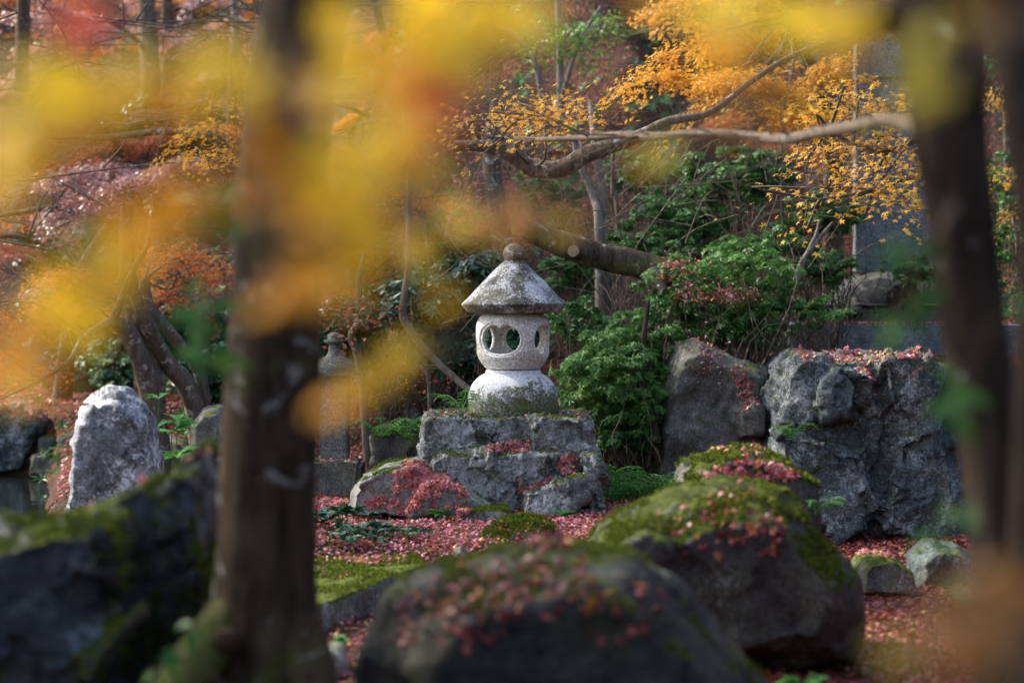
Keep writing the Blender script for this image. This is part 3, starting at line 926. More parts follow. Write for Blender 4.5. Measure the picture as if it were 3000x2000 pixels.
V, F = ellips((xt(2640), TY + 0.15, zt(900)), (0.66, 0.60, 0.33), wob=0.02)
link_mesh('tortoise_shell', V, F, M['tortoise'], st)
V, F = ellips((xt(2640), TY + 0.15, zt(893)), (0.72, 0.64, 0.045), wob=0.01)
link_mesh('shell_rim', V, F, M['tortoise'], st)
hz = zt(868)
V, F = ellips((xt(2612), TY - 0.52, hz), (0.145, 0.17, 0.105), wob=0.006)
V[:, 2] += 0.05 * np.clip(-(V[:, 1] - (TY - 0.5)) / 0.2, 0, 1)
hd = link_mesh('tortoise_head', V, F, M['tortoise'], st)
hs = sub(hd, st['o'])
V, F = ellips((xt(2612), TY - 0.53, hz + 0.014), (0.151, 0.176, 0.010), wob=0.002)
V[:, 2] += 0.05 * np.clip(-(V[:, 1] - (TY - 0.5)) / 0.2, 0, 1)
link_mesh('mouth_line', V, F, M['tortoise'], hs)
for sx in (-0.06, 0.06):
    V, F = ellips((xt(2612) + sx, TY - 0.66, hz + 0.085), (0.03, 0.03, 0.02), 16, 8, wob=0)
    link_mesh('eye', V, F, M['tortoise'], hs)
V, F = ellips((xt(2625), TY - 0.25, zt(890)), (0.13, 0.35, 0.10), wob=0.008)
link_mesh('tortoise_neck', V, F, M['tortoise'], st)
V, F = ellips((xt(2470), TY - 0.32, zt(915)), (0.16, 0.2, 0.07), wob=0.01)
link_mesh('tortoise_foot', V, F, M['tortoise'], st)


# ------------------------------------------------------------------ wood: tubes
def tube(pts, radii, seg=10, per=6, wob=0.0, cap=True):
    C = catmull(pts, per)
    R = np.interp(np.linspace(0, 1, len(C)), np.linspace(0, 1, len(radii)), radii)
    C = np.array(C)
    T = np.gradient(C, axis=0)
    T /= np.linalg.norm(T, axis=1)[:, None] + 1e-9
    ref = np.array([0.3, 0.9, 0.1])
    A = np.cross(T, ref)
    A /= np.linalg.norm(A, axis=1)[:, None] + 1e-9
    B = np.cross(T, A)
    an = np.linspace(0, 2 * math.pi, seg, endpoint=False)
    V = C[:, None, :] + R[:, None, None] * (np.cos(an)[None, :, None] * A[:, None, :] + np.sin(an)[None, :, None] * B[:, None, :])
    V = V.reshape(-1, 3)
    if wob:
        d = V - np.repeat(C, seg, 0)
        rr = np.repeat(R, seg)
        V = V + d * (wob * (fbm(V / (rr.mean() * 2.2), 3)))[:, None]
    n = len(C)
    i = np.arange(n - 1)[:, None] * seg
    j = np.arange(seg)[None, :]
    k = (j + 1) % seg
    F = np.stack([i + j, i + k, i + seg + k, i + seg + j], -1).reshape(-1, 4)
    return V, F


def tubes(name, lst, mat, parent=None, seg=8, per=5, wob=0.0, loc=None):
    VV, FF, off = [], [], 0
    for t in lst:
        V, F = tube(t[0], t[1], t[2] if len(t) > 2 else seg, per, wob)
        VV.append(V)
        FF.append(F + off)
        off += len(V)
    return link_mesh(name, np.concatenate(VV), np.concatenate(FF), mat, parent, loc=loc)


def pp(lst, Y=None):
    return [at(p[0], p[1], p[2] if len(p) > 2 else Y) for p in lst]


# front tree on the left
T1 = thing('front_tree', 'thick mottled grey tree trunk standing left of the lantern, close to the viewer', 'tree', tuple(at(775, 1980, 7.5)))
q = px2m(7.5)
trunk1_pts = pp([(770, 2150, 7.5), (772, 1990, 7.5), (775, 1830, 7.5), (778, 1650, 7.5), (785, 1400, 7.5), (797, 1150, 7.5), (810, 800, 7.5), (826, 500, 7.5), (865, 200, 7.5), (905, -50, 7.5), (950, -300, 7.5), (1010, -700, 7.5)])
tubes('trunk', [(trunk1_pts, [175 * q, 165 * q, 155 * q, 146 * q, 141 * q, 138 * q, 133 * q, 130 * q, 130 * q, 134 * q, 120 * q, 90 * q], 28)], M['bark_pale'], T1, per=6, wob=0.07)
tubes('root', [(pp([(735, 1700, 7.5), (675, 1800, 7.45), (600, 1910, 7.35), (510, 2030, 7.2), (440, 2160, 7.1)]), [0.05, 0.075, 0.08, 0.07, 0.05], 14)], M['bark_root'], T1, wob=0.08)
tubes('root', [(pp([(860, 1800, 7.45), (905, 1960, 7.4), (960, 2120, 7.3)]), [0.08, 0.09, 0.05], 14)], M['bark_pale'], T1, wob=0.08)
V, F = ellips(at(668, 1880, 7.30), (0.05, 0.035, 0.045), 24, 12, wob=0.01)
link_mesh('knot', V, F, M['bark_pale'], T1)
limb_specs = [((930, -150, 7.5), (700, -700, 7.3), (300, -1300, 7.0)), ((1000, -650, 7.5), (1300, -1200, 8.2), (1900, -1700, 9.2)), ((980, -500, 7.5), (900, -1300, 8.5), (700, -1900, 10.5))]
tubes('limb', [(pp(l), [0.07, 0.045, 0.02], 8) for l in limb_specs], M['bark_pale'], T1)

# right tree leaning across the frame, with the long dipping branch
T2 = thing('dark_tree', 'dark leaning tree trunk at the right with a long branch reaching left', 'tree', tuple(at(2975, 2100, 6.2)))
q = px2m(6.2)
t2 = pp([(2990, 2300, 6.2), (2975, 2000, 6.2), (2962, 1750, 6.2), (2934, 1500, 6.2), (2892, 1200, 6.2), (2850, 950, 6.2), (2815, 650, 6.2), (2780, 350, 6.2), (2760, 100, 6.2), (2765, -200, 6.2), (2760, -600, 6.2)])
tubes('trunk', [(t2, [125 * q, 118 * q, 110 * q, 104 * q, 98 * q, 96 * q, 100 * q, 112 * q, 132 * q, 135 * q, 90 * q], 24)], M['bark_dark'], T2, wob=0.06)
tubes('limb', [(pp([(2790, 60, 6.2), (2650, 45, 6.2), (2520, 60, 6.3), (2420, 40, 6.4), (2300, 60, 6.5)]), [60 * q, 50 * q, 44 * q, 30 * q, 14 * q], 12)], M['bark_dark'], T2, wob=0.05)
bq = px2m(9.5)
tubes('limb', [(pp([(2790, 420, 6.8), (2700, 380, 8.0), (2600, 352, 9.0), (2500, 372, 9.6), (2400, 388, 10.2), (2300, 408, 10.8), (2180, 398, 11.4), (2060, 390, 12.0), (1940, 398, 12.5), (1820, 395, 13.0), (1700, 405, 13.4), (1560, 408, 13.8), (1450, 400, 15.4)]),
               [0.05, 0.032, 0.026, 0.026, 0.025, 0.025, 0.023, 0.022, 0.021, 0.020, 0.018, 0.012, 0.005], 12)], M['bark_thin'], T2, wob=0.06, per=6)
_r = np.random.default_rng(77)
_bp = np.array(catmull(pp([(2600, 352, 9.0), (2500, 372, 9.6), (2400, 388, 10.2), (2300, 408, 10.8), (2180, 398, 11.4), (2060, 390, 12.0), (1940, 398, 12.5), (1820, 395, 13.0), (1700, 405, 13.4), (1560, 408, 13.8), (1450, 400, 14.2)]), 4))
_tw = []
for _k in range(34):
    _a = _bp[_r.integers(0, len(_bp))]
    _d = np.array([-0.10 + _r.normal() * 0.10, _r.normal() * 0.05, _r.normal() * 0.11 + 0.02])
    _tw.append(([_a, _a + _d, _a + _d * 1.9 + _r.normal(size=3) * 0.04], [0.006, 0.004, 0.0015], 5))
tubes('twigs', _tw, M['twig'], T2, per=3)['kind'] = 'stuff'
T3 = thing('dark_tree', 'very dark out of focus trunk at the extreme right edge', 'tree', tuple(at(3010, 2200, 5.4)))
q = px2m(5.4)
tubes('trunk', [(pp([(3040, 2300, 5.4), (3030, 1700, 5.4), (3030, 1200, 5.4), (3030, 700, 5.4), (2975, 200, 5.4), (2920, -100, 5.4), (2880, -500, 5.4)]), [90 * q, 80 * q, 64 * q, 50 * q, 60 * q, 90 * q, 90 * q], 20)], M['bark_dark'], T3, wob=0.05)

# leaf shapes -------------------------------------------------
def maple_outline(lobes=7, notch=0.36, spread=130):
    tips, out = [], []
    angs = np.radians(np.linspace(-spread, spread, lobes))
    lens = [0.50, 0.78, 0.95, 1.0, 0.95, 0.78, 0.50] if lobes == 7 else [0.62, 0.92, 1.0, 0.92, 0.62]
    for i, (a, l) in enumerate(zip(angs, lens)):
        out.append((math.sin(a) * l, math.cos(a) * l))
        if i < lobes - 1:
            b = (a + angs[i + 1]) / 2
            out.append((math.sin(b) * notch, math.cos(b) * notch))
    out.append((0.06, -0.12))
    out.append((-0.06, -0.12))
    return out


def maple_template(lobes=5, curl=0.25):
    o = maple_outline(lobes)
    V = [(0, 0.0, 0.04)] + [(x, y, -curl * (x * x + y * y) * 0.5) for x, y in o]
    n = len(o)
    F = [(0, i + 2 if i + 1 < n else 1, i + 1) for i in range(n)]
    V = np.array(V) * 0.5
    return V, np.array(F)


def star_template():
    """far leaf: five pointed lobes, one triangle each"""
    V, F = [(0, 0, 0.05)], []
    for a, l in zip(np.radians([-118, -62, 0, 62, 118]), (0.7, 0.95, 1.0, 0.95, 0.7)):
        w = 0.36
        k = len(V)
        V += [(math.sin(a - w) * 0.42, math.cos(a - w) * 0.42, 0), (math.sin(a) * l, math.cos(a) * l, -0.12), (math.sin(a + w) * 0.42, math.cos(a + w) * 0.42, 0)]
        F += [(0, k + 1, k), (0, k + 2, k + 1)]
    return np.array(V) * 0.5, np.array(F)


def blade_template(w=0.32, fold=0.10, droop=0.15):
    V = [(0, 0, 0), (w * 0.5, 0.45, fold), (0, 0.5, 0.0), (-w * 0.5, 0.45, fold), (0, 1.0, -droop)]
    F = [(0, 1, 2), (0, 2, 3), (1, 4, 2), (2, 4, 3)]
    return np.array(V, float), np.array(F)


def whorl_template(k=7, w=0.27, rise=0.35):
    bv, bf = blade_template(w)
    VV, FF = [], []
    for i in range(k):
        a = 2 * math.pi * i / k + (i % 2) * 0.25
        el_ = rise * (0.6 + 0.8 * ((i * 37) % 10) / 10)
        c, s = math.cos(a), math.sin(a)
        v = bv.copy() * (0.8 + 0.3 * ((i * 53) % 7) / 7)
        y, z = v[:, 1] * math.cos(el_) - v[:, 2] * math.sin(el_), v[:, 1] * math.sin(el_) + v[:, 2] * math.cos(el_)
        x = v[:, 0]
        VV.append(np.stack([x * c - y * s, x * s + y * c, z], -1))
        FF.append(bf + 5 * i)
    return np.concatenate(VV), np.concatenate(FF)


TPL = {'maple': maple_template(5, 0.7), 'maple7': maple_template(7), 'star': star_template(), 'whorl': whorl_template(), 'blade': blade_template(0.42),
       'whorl4': whorl_template(4, 0.5, 0.15)}


def basis_from(nrm, r):
    n = nrm / (np.linalg.norm(nrm, axis=1)[:, None] + 1e-9)
    t = r.normal(size=n.shape)
    t -= (t * n).sum(1)[:, None] * n
    t /= np.linalg.norm(t, axis=1)[:, None] + 1e-9
    b = np.cross(n, t)
    return np.stack([t, b, n], 1)      # rows: local x, y, z


def leaf_cloud(name, pos, nrm, size, tpl, mat, parent=None, r=rng, rnd=None, stuff=True, loc=None, squash=0.25):
    tv, tf = TPL[tpl]
    pos = np.asarray(pos)
    m_ = len(pos)
    Bm = basis_from(np.asarray(nrm), r)
    size = np.broadcast_to(size, (m_,))
    tvs = tv[None, :, :] * (1 + squash * r.uniform(-1, 1, (m_, 1, 3)))
    V = pos[:, None, :] + size[:, None, None] * np.einsum('mvi,mij->mvj', tvs, Bm)
    F = tf[None] + (np.arange(m_) * len(tv))[:, None, None]
    if rnd is None:
        rnd = r.random(m_)
    R = np.repeat(rnd, len(tf))
    o = link_mesh(name, V.reshape(-1, 3), F.reshape(-1, 3), mat, parent, smooth=False, rnd=R, loc=loc)
    if stuff:
        o['kind'] = 'stuff'
    return o


def cast(px, py, nzmin=-1, only=None):
    p = at(px, py, 1.0)
    d = Vector(p - np.array(CAM)).normalized()
    best = None
    for nme, b in BVHS:
        h = b.ray_cast(CAM, d, 60)
        if h[0] is not None and (best is None or h[3] < best[3]):
            best = (h[0], h[1], nme, h[3])
    if best is None:
        return None
    n = best[1]
    if n.dot(d) > 0:
        n = -n
    if n.z < nzmin or (only and not best[2].startswith(only)):
        return None
    return best[0], n, best[2]


def in_poly(x, y, poly):
    c = False
    j = len(poly) - 1
    for i in range(len(poly)):
        if (poly[i][1] > y) != (poly[j][1] > y) and x < (poly[j][0] - poly[i][0]) * (y - poly[i][1]) / (poly[j][1] - poly[i][1]) + poly[i][0]:
            c = not c
        j = i
    return c


def leaves_on(name, label, poly, n, mat, size=0.042, nzmin=0.25, only=None, tpl='maple', spread=0.55, lift=0.012, soft=0, r=rng):
    xs = [p[0] for p in poly]
    ys = [p[1] for p in poly]
    P, N = [], []
    tries = 0
    while len(P) < n and tries < n * 8:
        tries += 1
        x, y = r.uniform(min(xs), max(xs)), r.uniform(min(ys), max(ys))
        jx, jy = (x + r.normal() * soft, y + r.normal() * soft)
        if not in_poly(jx, jy, poly):
            continue
        h = cast(x, y, nzmin, only)
        if h is None:
            continue
        P.append(np.array(h[0]) + np.array(h[1]) * r.uniform(0.2, 1.6) * lift)
        N.append(np.array(h[1]) + r.normal(size=3) * spread)
    if not P:
        return None
    P = np.array(P)
    o = leaf_cloud(name, P, np.array(N), r.uniform(0.65, 1.25, len(P)) * size, tpl, mat, r=r, loc=tuple(P.mean(0)))
    tag(o, label, 'leaves', None, 'stuff')
    return o


# leaf carpet: scattered over the ground itself
def scatter_ground(name, label, x0, x1, y0, y1, n, mat, size, tpl='maple', spread=0.45, keep=None, thick=0.03):
    x = rng.uniform(x0, x1, n)
    y = rng.uniform(y0, y1, n)
    if keep is not None:
        k = keep(x, y)
        x, y = x[k], y[k]
    z = tz(x, y)
    e = 0.05
    nx_ = -(tz(x + e, y) - z) / e
    ny_ = -(tz(x, y + e) - z) / e
    N = np.stack([nx_, ny_, np.ones_like(x)], -1) + rng.normal(size=(len(x), 3)) * spread
    P = np.stack([x, y, z + rng.uniform(0.004, thick, len(x))], -1)
    o = leaf_cloud(name, P, N, rng.uniform(0.65, 1.2, len(x)) * size, tpl, mat, loc=(float((x0 + x1) / 2), float((y0 + y1) / 2), 0.0))
    tag(o, label, 'leaves', None, 'stuff')
    return o


def dens(scale, thr, seed):
    def f(x, y):
        return fbm(np.stack([x * scale, y * scale, 0 * x + seed], -1), 3) > thr
    return f


scatter_ground('fallen_leaves', 'thick carpet of pink red maple leaves in front of the pedestal', -2.4, 1.7, 13.6, 17.6, 26000, M['litter'], 0.040, keep=None)
scatter_ground('fallen_leaves', 'red and orange leaves covering the ground between pond and slope', -6.5, -0.3, 18.0, 25.2, 16000, M['litter'], 0.05, 'star', keep=lambda x, y: x > (-0.178 * y - 0.2) + 0 * x + (y > 23.2) * -20)
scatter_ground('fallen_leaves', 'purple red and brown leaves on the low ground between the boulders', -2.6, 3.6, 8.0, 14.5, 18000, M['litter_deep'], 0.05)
scatter_ground('fallen_leaves', 'brown leaf litter spread over the steep slope behind the lantern', -3.5, 6.5, 17.6, 31.0, 26000, M['litter_dark'], 0.055, 'star', keep=dens(0.9, -0.35, 3.0))

# leaves lying on the rocks
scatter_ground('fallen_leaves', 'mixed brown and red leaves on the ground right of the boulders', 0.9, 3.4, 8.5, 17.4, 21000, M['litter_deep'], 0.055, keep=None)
leaves_on('fallen_leaves', 'leaves in a drift running down the pale sloping rock', [(1215, 1350), (1262, 1385), (1340, 1425), (1370, 1450), (1310, 1465), (1360, 1480), (1380, 1505), (1050, 1512), (1080, 1462), (1150, 1412), (1190, 1362)], 3600, M['litter'], 0.040, 0.1, soft=8)
leaves_on('fallen_leaves', 'small pile of leaves on the middle ledge of the pedestal', [(1425, 1312), (1470, 1298), (1553, 1288), (1556, 1318), (1500, 1326), (1430, 1322)], 420, M['litter'], 0.038, -0.2, soft=2, only='pedestal')
leaves_on('fallen_leaves', 'round heap of red leaves in a hollow right on the pedestal', [(1632, 1365), (1650, 1332), (1675, 1330), (1690, 1360), (1685, 1385), (1662, 1390)], 240, M['litter'], 0.036, -0.6, soft=3, only='pedestal')
leaves_on('fallen_leaves', 'thin line of leaves caught in the cleft of the pedestal', [(1520, 1400), (1535, 1430), (1625, 1392), (1622, 1402), (1540, 1445), (1520, 1440)], 120, M['litter'], 0.034, -0.6, soft=2, only='pedestal')
leaves_on('fallen_leaves', 'leaves scattered along the top edge of the pedestal', [(1245, 1200), (1740, 1200), (1740, 1225), (1245, 1222)], 130, M['litter'], 0.038, 0.4, only='pedestal')
leaves_on('fallen_leaves', 'leaves stuck to the small mossy rock', [(1460, 1530), (1640, 1530), (1650, 1600), (1440, 1600)], 45, M['litter'], 0.042, 0.2, only='mossy')
leaves_on('fallen_leaves', 'leaves lying across the back of the mossy slab', [(920, 1600), (1180, 1600), (1200, 1640), (1100, 1655), (920, 1640)], 260, M['litter'], 0.042, 0.4, only='stone_slab', soft=6)
leaves_on('fallen_leaves', 'a few single leaves on the bare part of the slab', [(930, 1650), (1120, 1650), (1060, 1730), (930, 1760)], 14, M['litter'], 0.042, 0.4, only='stone_slab')
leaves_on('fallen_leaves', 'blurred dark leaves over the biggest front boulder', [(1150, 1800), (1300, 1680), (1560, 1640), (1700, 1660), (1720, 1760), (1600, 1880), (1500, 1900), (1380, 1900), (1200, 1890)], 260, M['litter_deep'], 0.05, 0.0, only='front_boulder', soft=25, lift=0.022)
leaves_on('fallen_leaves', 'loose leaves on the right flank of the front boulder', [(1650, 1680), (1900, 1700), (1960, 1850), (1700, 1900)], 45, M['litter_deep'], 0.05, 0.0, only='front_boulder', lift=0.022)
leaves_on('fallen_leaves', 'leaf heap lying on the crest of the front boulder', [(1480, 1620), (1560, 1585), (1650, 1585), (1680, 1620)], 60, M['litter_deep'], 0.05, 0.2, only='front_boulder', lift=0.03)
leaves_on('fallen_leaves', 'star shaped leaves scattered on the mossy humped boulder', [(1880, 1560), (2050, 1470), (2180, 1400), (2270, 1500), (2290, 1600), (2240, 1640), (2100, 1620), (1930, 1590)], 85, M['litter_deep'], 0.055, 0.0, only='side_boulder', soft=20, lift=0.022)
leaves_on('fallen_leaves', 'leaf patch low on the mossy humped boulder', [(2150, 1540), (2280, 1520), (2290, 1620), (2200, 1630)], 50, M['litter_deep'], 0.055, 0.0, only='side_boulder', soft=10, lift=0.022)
leaves_on('fallen_leaves', 'dense band of pink leaves on the flat topped rock', [(2060, 1395), (2170, 1350), (2260, 1355), (2340, 1395), (2330, 1405), (2200, 1392), (2080, 1405)], 330, M['litter'], 0.042, 0.0, only='capped', soft=5, lift=0.022)
leaves_on('fallen_leaves', 'thin leaf scatter over the crest of the flat topped rock', [(2100, 1310), (2260, 1315), (2270, 1335), (2090, 1345)], 50, M['litter'], 0.042, 0.2, only='capped', lift=0.022)
leaves_on('fallen_leaves', 'red leaves caught in the hollows of the huge cracked rock', [(2320, 1010), (2750, 1010), (2740, 1060), (2620, 1130), (2600, 1180), (2520, 1160), (2500, 1060), (2340, 1060)], 330, M['litter'], 0.042, 0.30, only='great')
leaves_on('fallen_leaves', 'leaves wedged in the gap between the tall rock and the huge rock', [(2140, 1060), (2190, 1080), (2225, 1190), (2180, 1200), (2150, 1130)], 130, M['litter'], 0.042, -0.5, only='standing')
leaves_on('fallen_leaves', 'leaves on the low grey stone', [(2500, 1605), (2620, 1605), (2640, 1640), (2510, 1625)], 90, M['litter'], 0.042, 0.3, only='low_stone')
leaves_on('fallen_leaves', 'pink leaves along the top of the dark angular rock', [(170, 1480), (280, 1430), (480, 1340), (600, 1290), (600, 1330), (300, 1470), (190, 1510)], 32, M['litter'], 0.05, 0.4, only='dark_rock')
leaves_on('fallen_leaves', 'leaves capping the far left bank rock', [(-20, 1180), (140, 1190), (150, 1225), (20, 1240)], 150, M['litter'], 0.05, 0.2, only='bank_rock')
leaves_on('fallen_leaves', 'leaves on the base block of the old lantern', [(930, 1335), (1060, 1335), (1060, 1355), (930, 1355)], 60, M['litter'], 0.042, 0.3, only='base_block')
xr = rng.uniform(xt(2320), xt(2900), 900)
yr = rng.uniform(TY - 0.88, TY - 0.46, 900)
o = leaf_cloud('fallen_leaves', np.stack([xr, yr, plat_z + rng.uniform(0.005, 0.03, 900)], -1), np.array([0, 0, 1]) + rng.normal(size=(900, 3)) * 0.5, 0.045, 'maple', M['litter'], loc=(xt(2600), TY - 0.6, plat_z))
tag(o, 'red leaves lining the front edge of the concrete platform', 'leaves', None, 'stuff')


# ------------------------------------------------------------------ shrubs
def twig_net(root, targets, r0, r, sag=0.1):
    lst = []
    for t in targets:
        root_j = root + r.normal(size=3) * np.array([0.05, 0.05, 0.0])
        mid = (root_j + t) / 2 + r.normal(size=3) * 0.14 * np.linalg.norm(t - root_j)
        mid2 = (mid + t) / 2 + r.normal(size=3) * 0.07 * np.linalg.norm(t - root_j)
        lst.append(([root_j, mid, mid2, t], [r0 * 0.8, r0 * 0.6, r0 * 0.4, r0 * 0.2], 5))
    return lst


def shrub(label, px, py, Y, rx, ry, n=700, size=0.06, mat='shrub', tpl='whorl', twigs=18, clumps=16, group='green shrubs on the slope', seed=0, depth=1.0, basepx=None):
    r = np.random.default_rng(int(px * 7 + py * 13 + seed))
    c = at(px, py, Y)
    q = px2m(Y)
    R = np.array([rx * q, max(rx, ry) * q * 0.8 * depth, ry * q])
    gz = float(tz(np.array([c[0]]), np.array([c[1] + 0.1]))[0])
    gz = min(gz, c[2] - R[2] * 0.6)
    root = np.array([c[0], c[1] + 0.1, gz])
    t = thing('shrub', label, 'shrub', tuple(root), group)
    u = r.normal(size=(clumps, 3))
    u /= np.linalg.norm(u, axis=1)[:, None]
    clumps = int(clumps * 3.6)
    n = int(n * (2.5 if tpl == 'whorl' else 2.2))
    size = size * (0.58 if tpl == 'whorl' else 0.72)
    u = r.normal(size=(clumps, 3))
    u /= np.linalg.norm(u, axis=1)[:, None]
    cen = c + u * R * (r.random(clumps)[:, None] ** 0.45) * 0.95
    cr = R.min() * r.uniform(0.07, 0.27, clumps)
    which = r.integers(0, clumps, n)
    d = r.normal(size=(n, 3))
    d /= np.linalg.norm(d, axis=1)[:, None]
    d[:, 2] = d[:, 2] * 0.7 + 0.15
    pos = cen[which] + d * cr[which][:, None] * np.array([1.25, 1.25, 0.75]) * r.uniform(0.7, 1.1, n)[:, None]
    nrm = d + np.array([0, -0.15, 0.9]) + r.normal(size=(n, 3)) * 0.35
    tone = r.random(clumps)
    rn = np.clip(tone[which] * 0.5 + r.random(n) * 0.5, 0, 1)
    leaf_cloud('foliage', pos, nrm, r.uniform(0.5, 1.4, n) * size, tpl, M[mat], t, r, rn)
    targets = list(cen[:clumps // 4]) + [pos[i] for i in r.integers(0, n, twigs)]
    net = []
    nr = max(3, clumps // 9)
    roots = root + r.uniform(-1, 1, (nr, 3)) * np.array([R[0] * 0.55, R[1] * 0.3, 0])
    for q_ in range(nr):
        net += twig_net(roots[q_], [t_ for i_, t_ in enumerate(targets) if i_ % nr == q_], 0.008, r)
    tubes('stem', net, M['bark_maple'], t, per=3)
    return t


shrub('bright green shrub close against the right side of the lantern', 1800, 1085, 17.9, 165, 150, 1500, 0.062, 'shrub_bright', clumps=26)
shrub('green shrub filling the gap between lantern dome and pedestal top', 1705, 1140, 18.1, 90, 95, 600, 0.058, 'shrub_bright')
shrub('green shrub behind the lantern roof on its right', 1700, 940, 18.6, 110, 70, 500, 0.06, 'shrub')
shrub('leafy green shrub below the end of the fallen log', 1870, 1000, 18.2, 150, 90, 900, 0.06, 'shrub_bright')
shrub('spreading shrub speckled with fallen pink leaves above the tall rock', 2110, 830, 18.4, 235, 130, 1900, 0.055, 'shrub_bright', clumps=34)
shrub('low wiry shrub reaching over the platform corner', 2300, 910, 18.6, 200, 60, 700, 0.055, 'shrub_bright', twigs=40)
shrub('rounded dark green shrub high under the dipping branch', 2160, 520, 20.8, 200, 85, 1700, 0.062, 'shrub', clumps=26)
shrub('dark green shrub left of the stone tablet', 2400, 640, 20.3, 150, 80, 1000, 0.062, 'shrub')
shrub('broad green shrub in the middle of the bank above the log', 1980, 650, 20.6, 170, 110, 1500, 0.06, 'shrub', clumps=26)
shrub('green shrub just above the fallen log', 1870, 740, 19.6, 130, 70, 800, 0.058, 'shrub')
shrub('dim green shrub in the shade under the gold leaves', 2250, 720, 19.8, 180, 70, 900, 0.058, 'shrub')
shrub('glossy broad leaved evergreen left of the lantern', 1190, 890, 20.0, 150, 100, 900, 0.11, 'evergreen', 'whorl4')
shrub('broad leaved evergreen directly behind the lantern roof', 1400, 830, 20.4, 150, 90, 900, 0.10, 'evergreen', 'whorl4')
shrub('broad leaved evergreen seen through the lantern windows', 1490, 1000, 19.6, 130, 80, 600, 0.10, 'evergreen', 'whorl4')
shrub('evergreen shrub beside the old lantern post', 1020, 960, 20.2, 110, 95, 600, 0.11, 'evergreen', 'whorl4')
shrub('low evergreen under the thin crooked trunk', 1310, 960, 20.2, 100, 70, 400, 0.09, 'evergreen', 'whorl4')
shrub('dark evergreen shrub on the far bank of the pond', 270, 1090, 25.2, 170, 95, 900, 0.11, 'evergreen', 'whorl4')
shrub('dark evergreen shrub behind the leaning maple trunks', 560, 930, 24.2, 150, 130, 1100, 0.10, 'evergreen', 'whorl4')
shrub('evergreen shrub low between the maple trunks and the front tree', 610, 1090, 23.0, 90, 100, 600, 0.10, 'evergreen', 'whorl4')
shrub('green shrub growing at the shoulder of the stone tortoise', 2670, 790, 20.2, 95, 55, 500, 0.055, 'shrub_bright')
shrub('sunlit green shrub far right between the dark trunks', 2950, 640, 22.5, 110, 260, 1100, 0.07, 'shrub')
shrub('small shrub above the ferns right of the pedestal', 1840, 1220, 18.3, 70, 70, 400, 0.05, 'shrub')
shrub('small green shrub on the leafy bank behind the upright stone', 190, 1260, 23.6, 60, 35, 220, 0.07, 'shrub_bright')
shrub('green undergrowth bush left under the orange spray', 1120, 1040, 20.6, 130, 60, 400, 0.07, 'evergreen', 'whorl4')
shrub('thinly leaved green shrub rising between the tall rock and the log end', 2000, 930, 18.9, 150, 90, 800, 0.055, 'shrub')
shrub('green shrub in the shade right behind the tall rock', 2200, 980, 19.0, 130, 60, 500, 0.055, 'shrub')
shrub('green shrub filling the bank behind the slender grey trunks', 1690, 800, 20.8, 110, 80, 900, 0.06, 'shrub')
shrub('green shrub at the foot of the bright shrub near the stem', 1930, 1130, 18.2, 70, 90, 500, 0.055, 'shrub_bright')
shrub('dark shrub on the bank above the slender grey trunks', 1620, 560, 22.0, 150, 80, 700, 0.06, 'shrub')
shrub('shrub in the gloom left of the gnarled trunk', 1330, 700, 22.0, 130, 90, 700, 0.06, 'shrub')
shrub('green shrub under the bare part of the dipping branch', 1900, 500, 22.6, 160, 70, 800, 0.06, 'shrub')
shrub('dark shrub at the left edge of the black gap', 2020, 740, 20.4, 120, 80, 700, 0.055, 'shrub')
shrub('shrub low in the black gap before the tortoise', 2420, 790, 19.8, 90, 60, 400, 0.055, 'shrub')
shrub('dark evergreen behind the rust maple left of the lantern', 1080, 760, 23.5, 140, 120, 600, 0.10, 'evergreen', 'whorl4')
shrub('dark evergreen just left of the lantern light box', 1330, 1050, 20.0, 90, 70, 450, 0.09, 'evergreen', 'whorl4')
shrub('low green shrub hugging the right foot of the pedestal', 1800, 1215, 17.9, 110, 60, 600, 0.055, 'shrub_bright')
shrub('low shrub among stems behind the pedestal corner', 1720, 1210, 18.4, 90, 50, 400, 0.055, 'shrub')
shrub('low dim green shrub behind the ferns by the tall rock', 1850, 1330, 18.4, 95, 80, 500, 0.05, 'shrub')
shrub('low leafy shrub between pedestal and tall rock, in front of bare stems', 1840, 1265, 17.75, 105, 75, 800, 0.055, 'shrub')
shrub('green shrub pressed against the foot of the dark stem', 1900, 1200, 17.7, 60, 80, 500, 0.052, 'shrub_bright')
shrub('dim shrub filling under the spreading shrub, above the tall rock', 2150, 960, 18.3, 140, 55, 700, 0.052, 'shrub')
# pinkish dead leaves caught in the shrubs
for (px, py, Y, rx, ry, n, lab) in ((2110, 860, 18.0, 110, 25, 420, 'pink leaves lodged in the middle of the spreading shrub'), (2070, 1060, 17.7, 50, 70, 300, 'pink dry leaves hanging in front of the tall rock'), (2010, 790, 18.0, 90, 50, 160, 'loose fallen leaves lying on top of the spreading shrub'), (1975, 775, 18.2, 30, 8, 110, 'leaves heaped on the end of the fallen log')):
    c = at(px, py, Y)
    q = px2m(Y)
    pos = c + rng.normal(size=(n, 3)) * np.array([rx * q, 0.15, ry * q]) * 0.55
    o = leaf_cloud('caught_leaves', pos, rng.normal(size=(n, 3)) + np.array([0, 0, 0.8]), rng.uniform(0.02, 0.045, n), 'maple', M['litter'], loc=tuple(c))
    tag(o, lab, 'leaves', None, 'stuff')


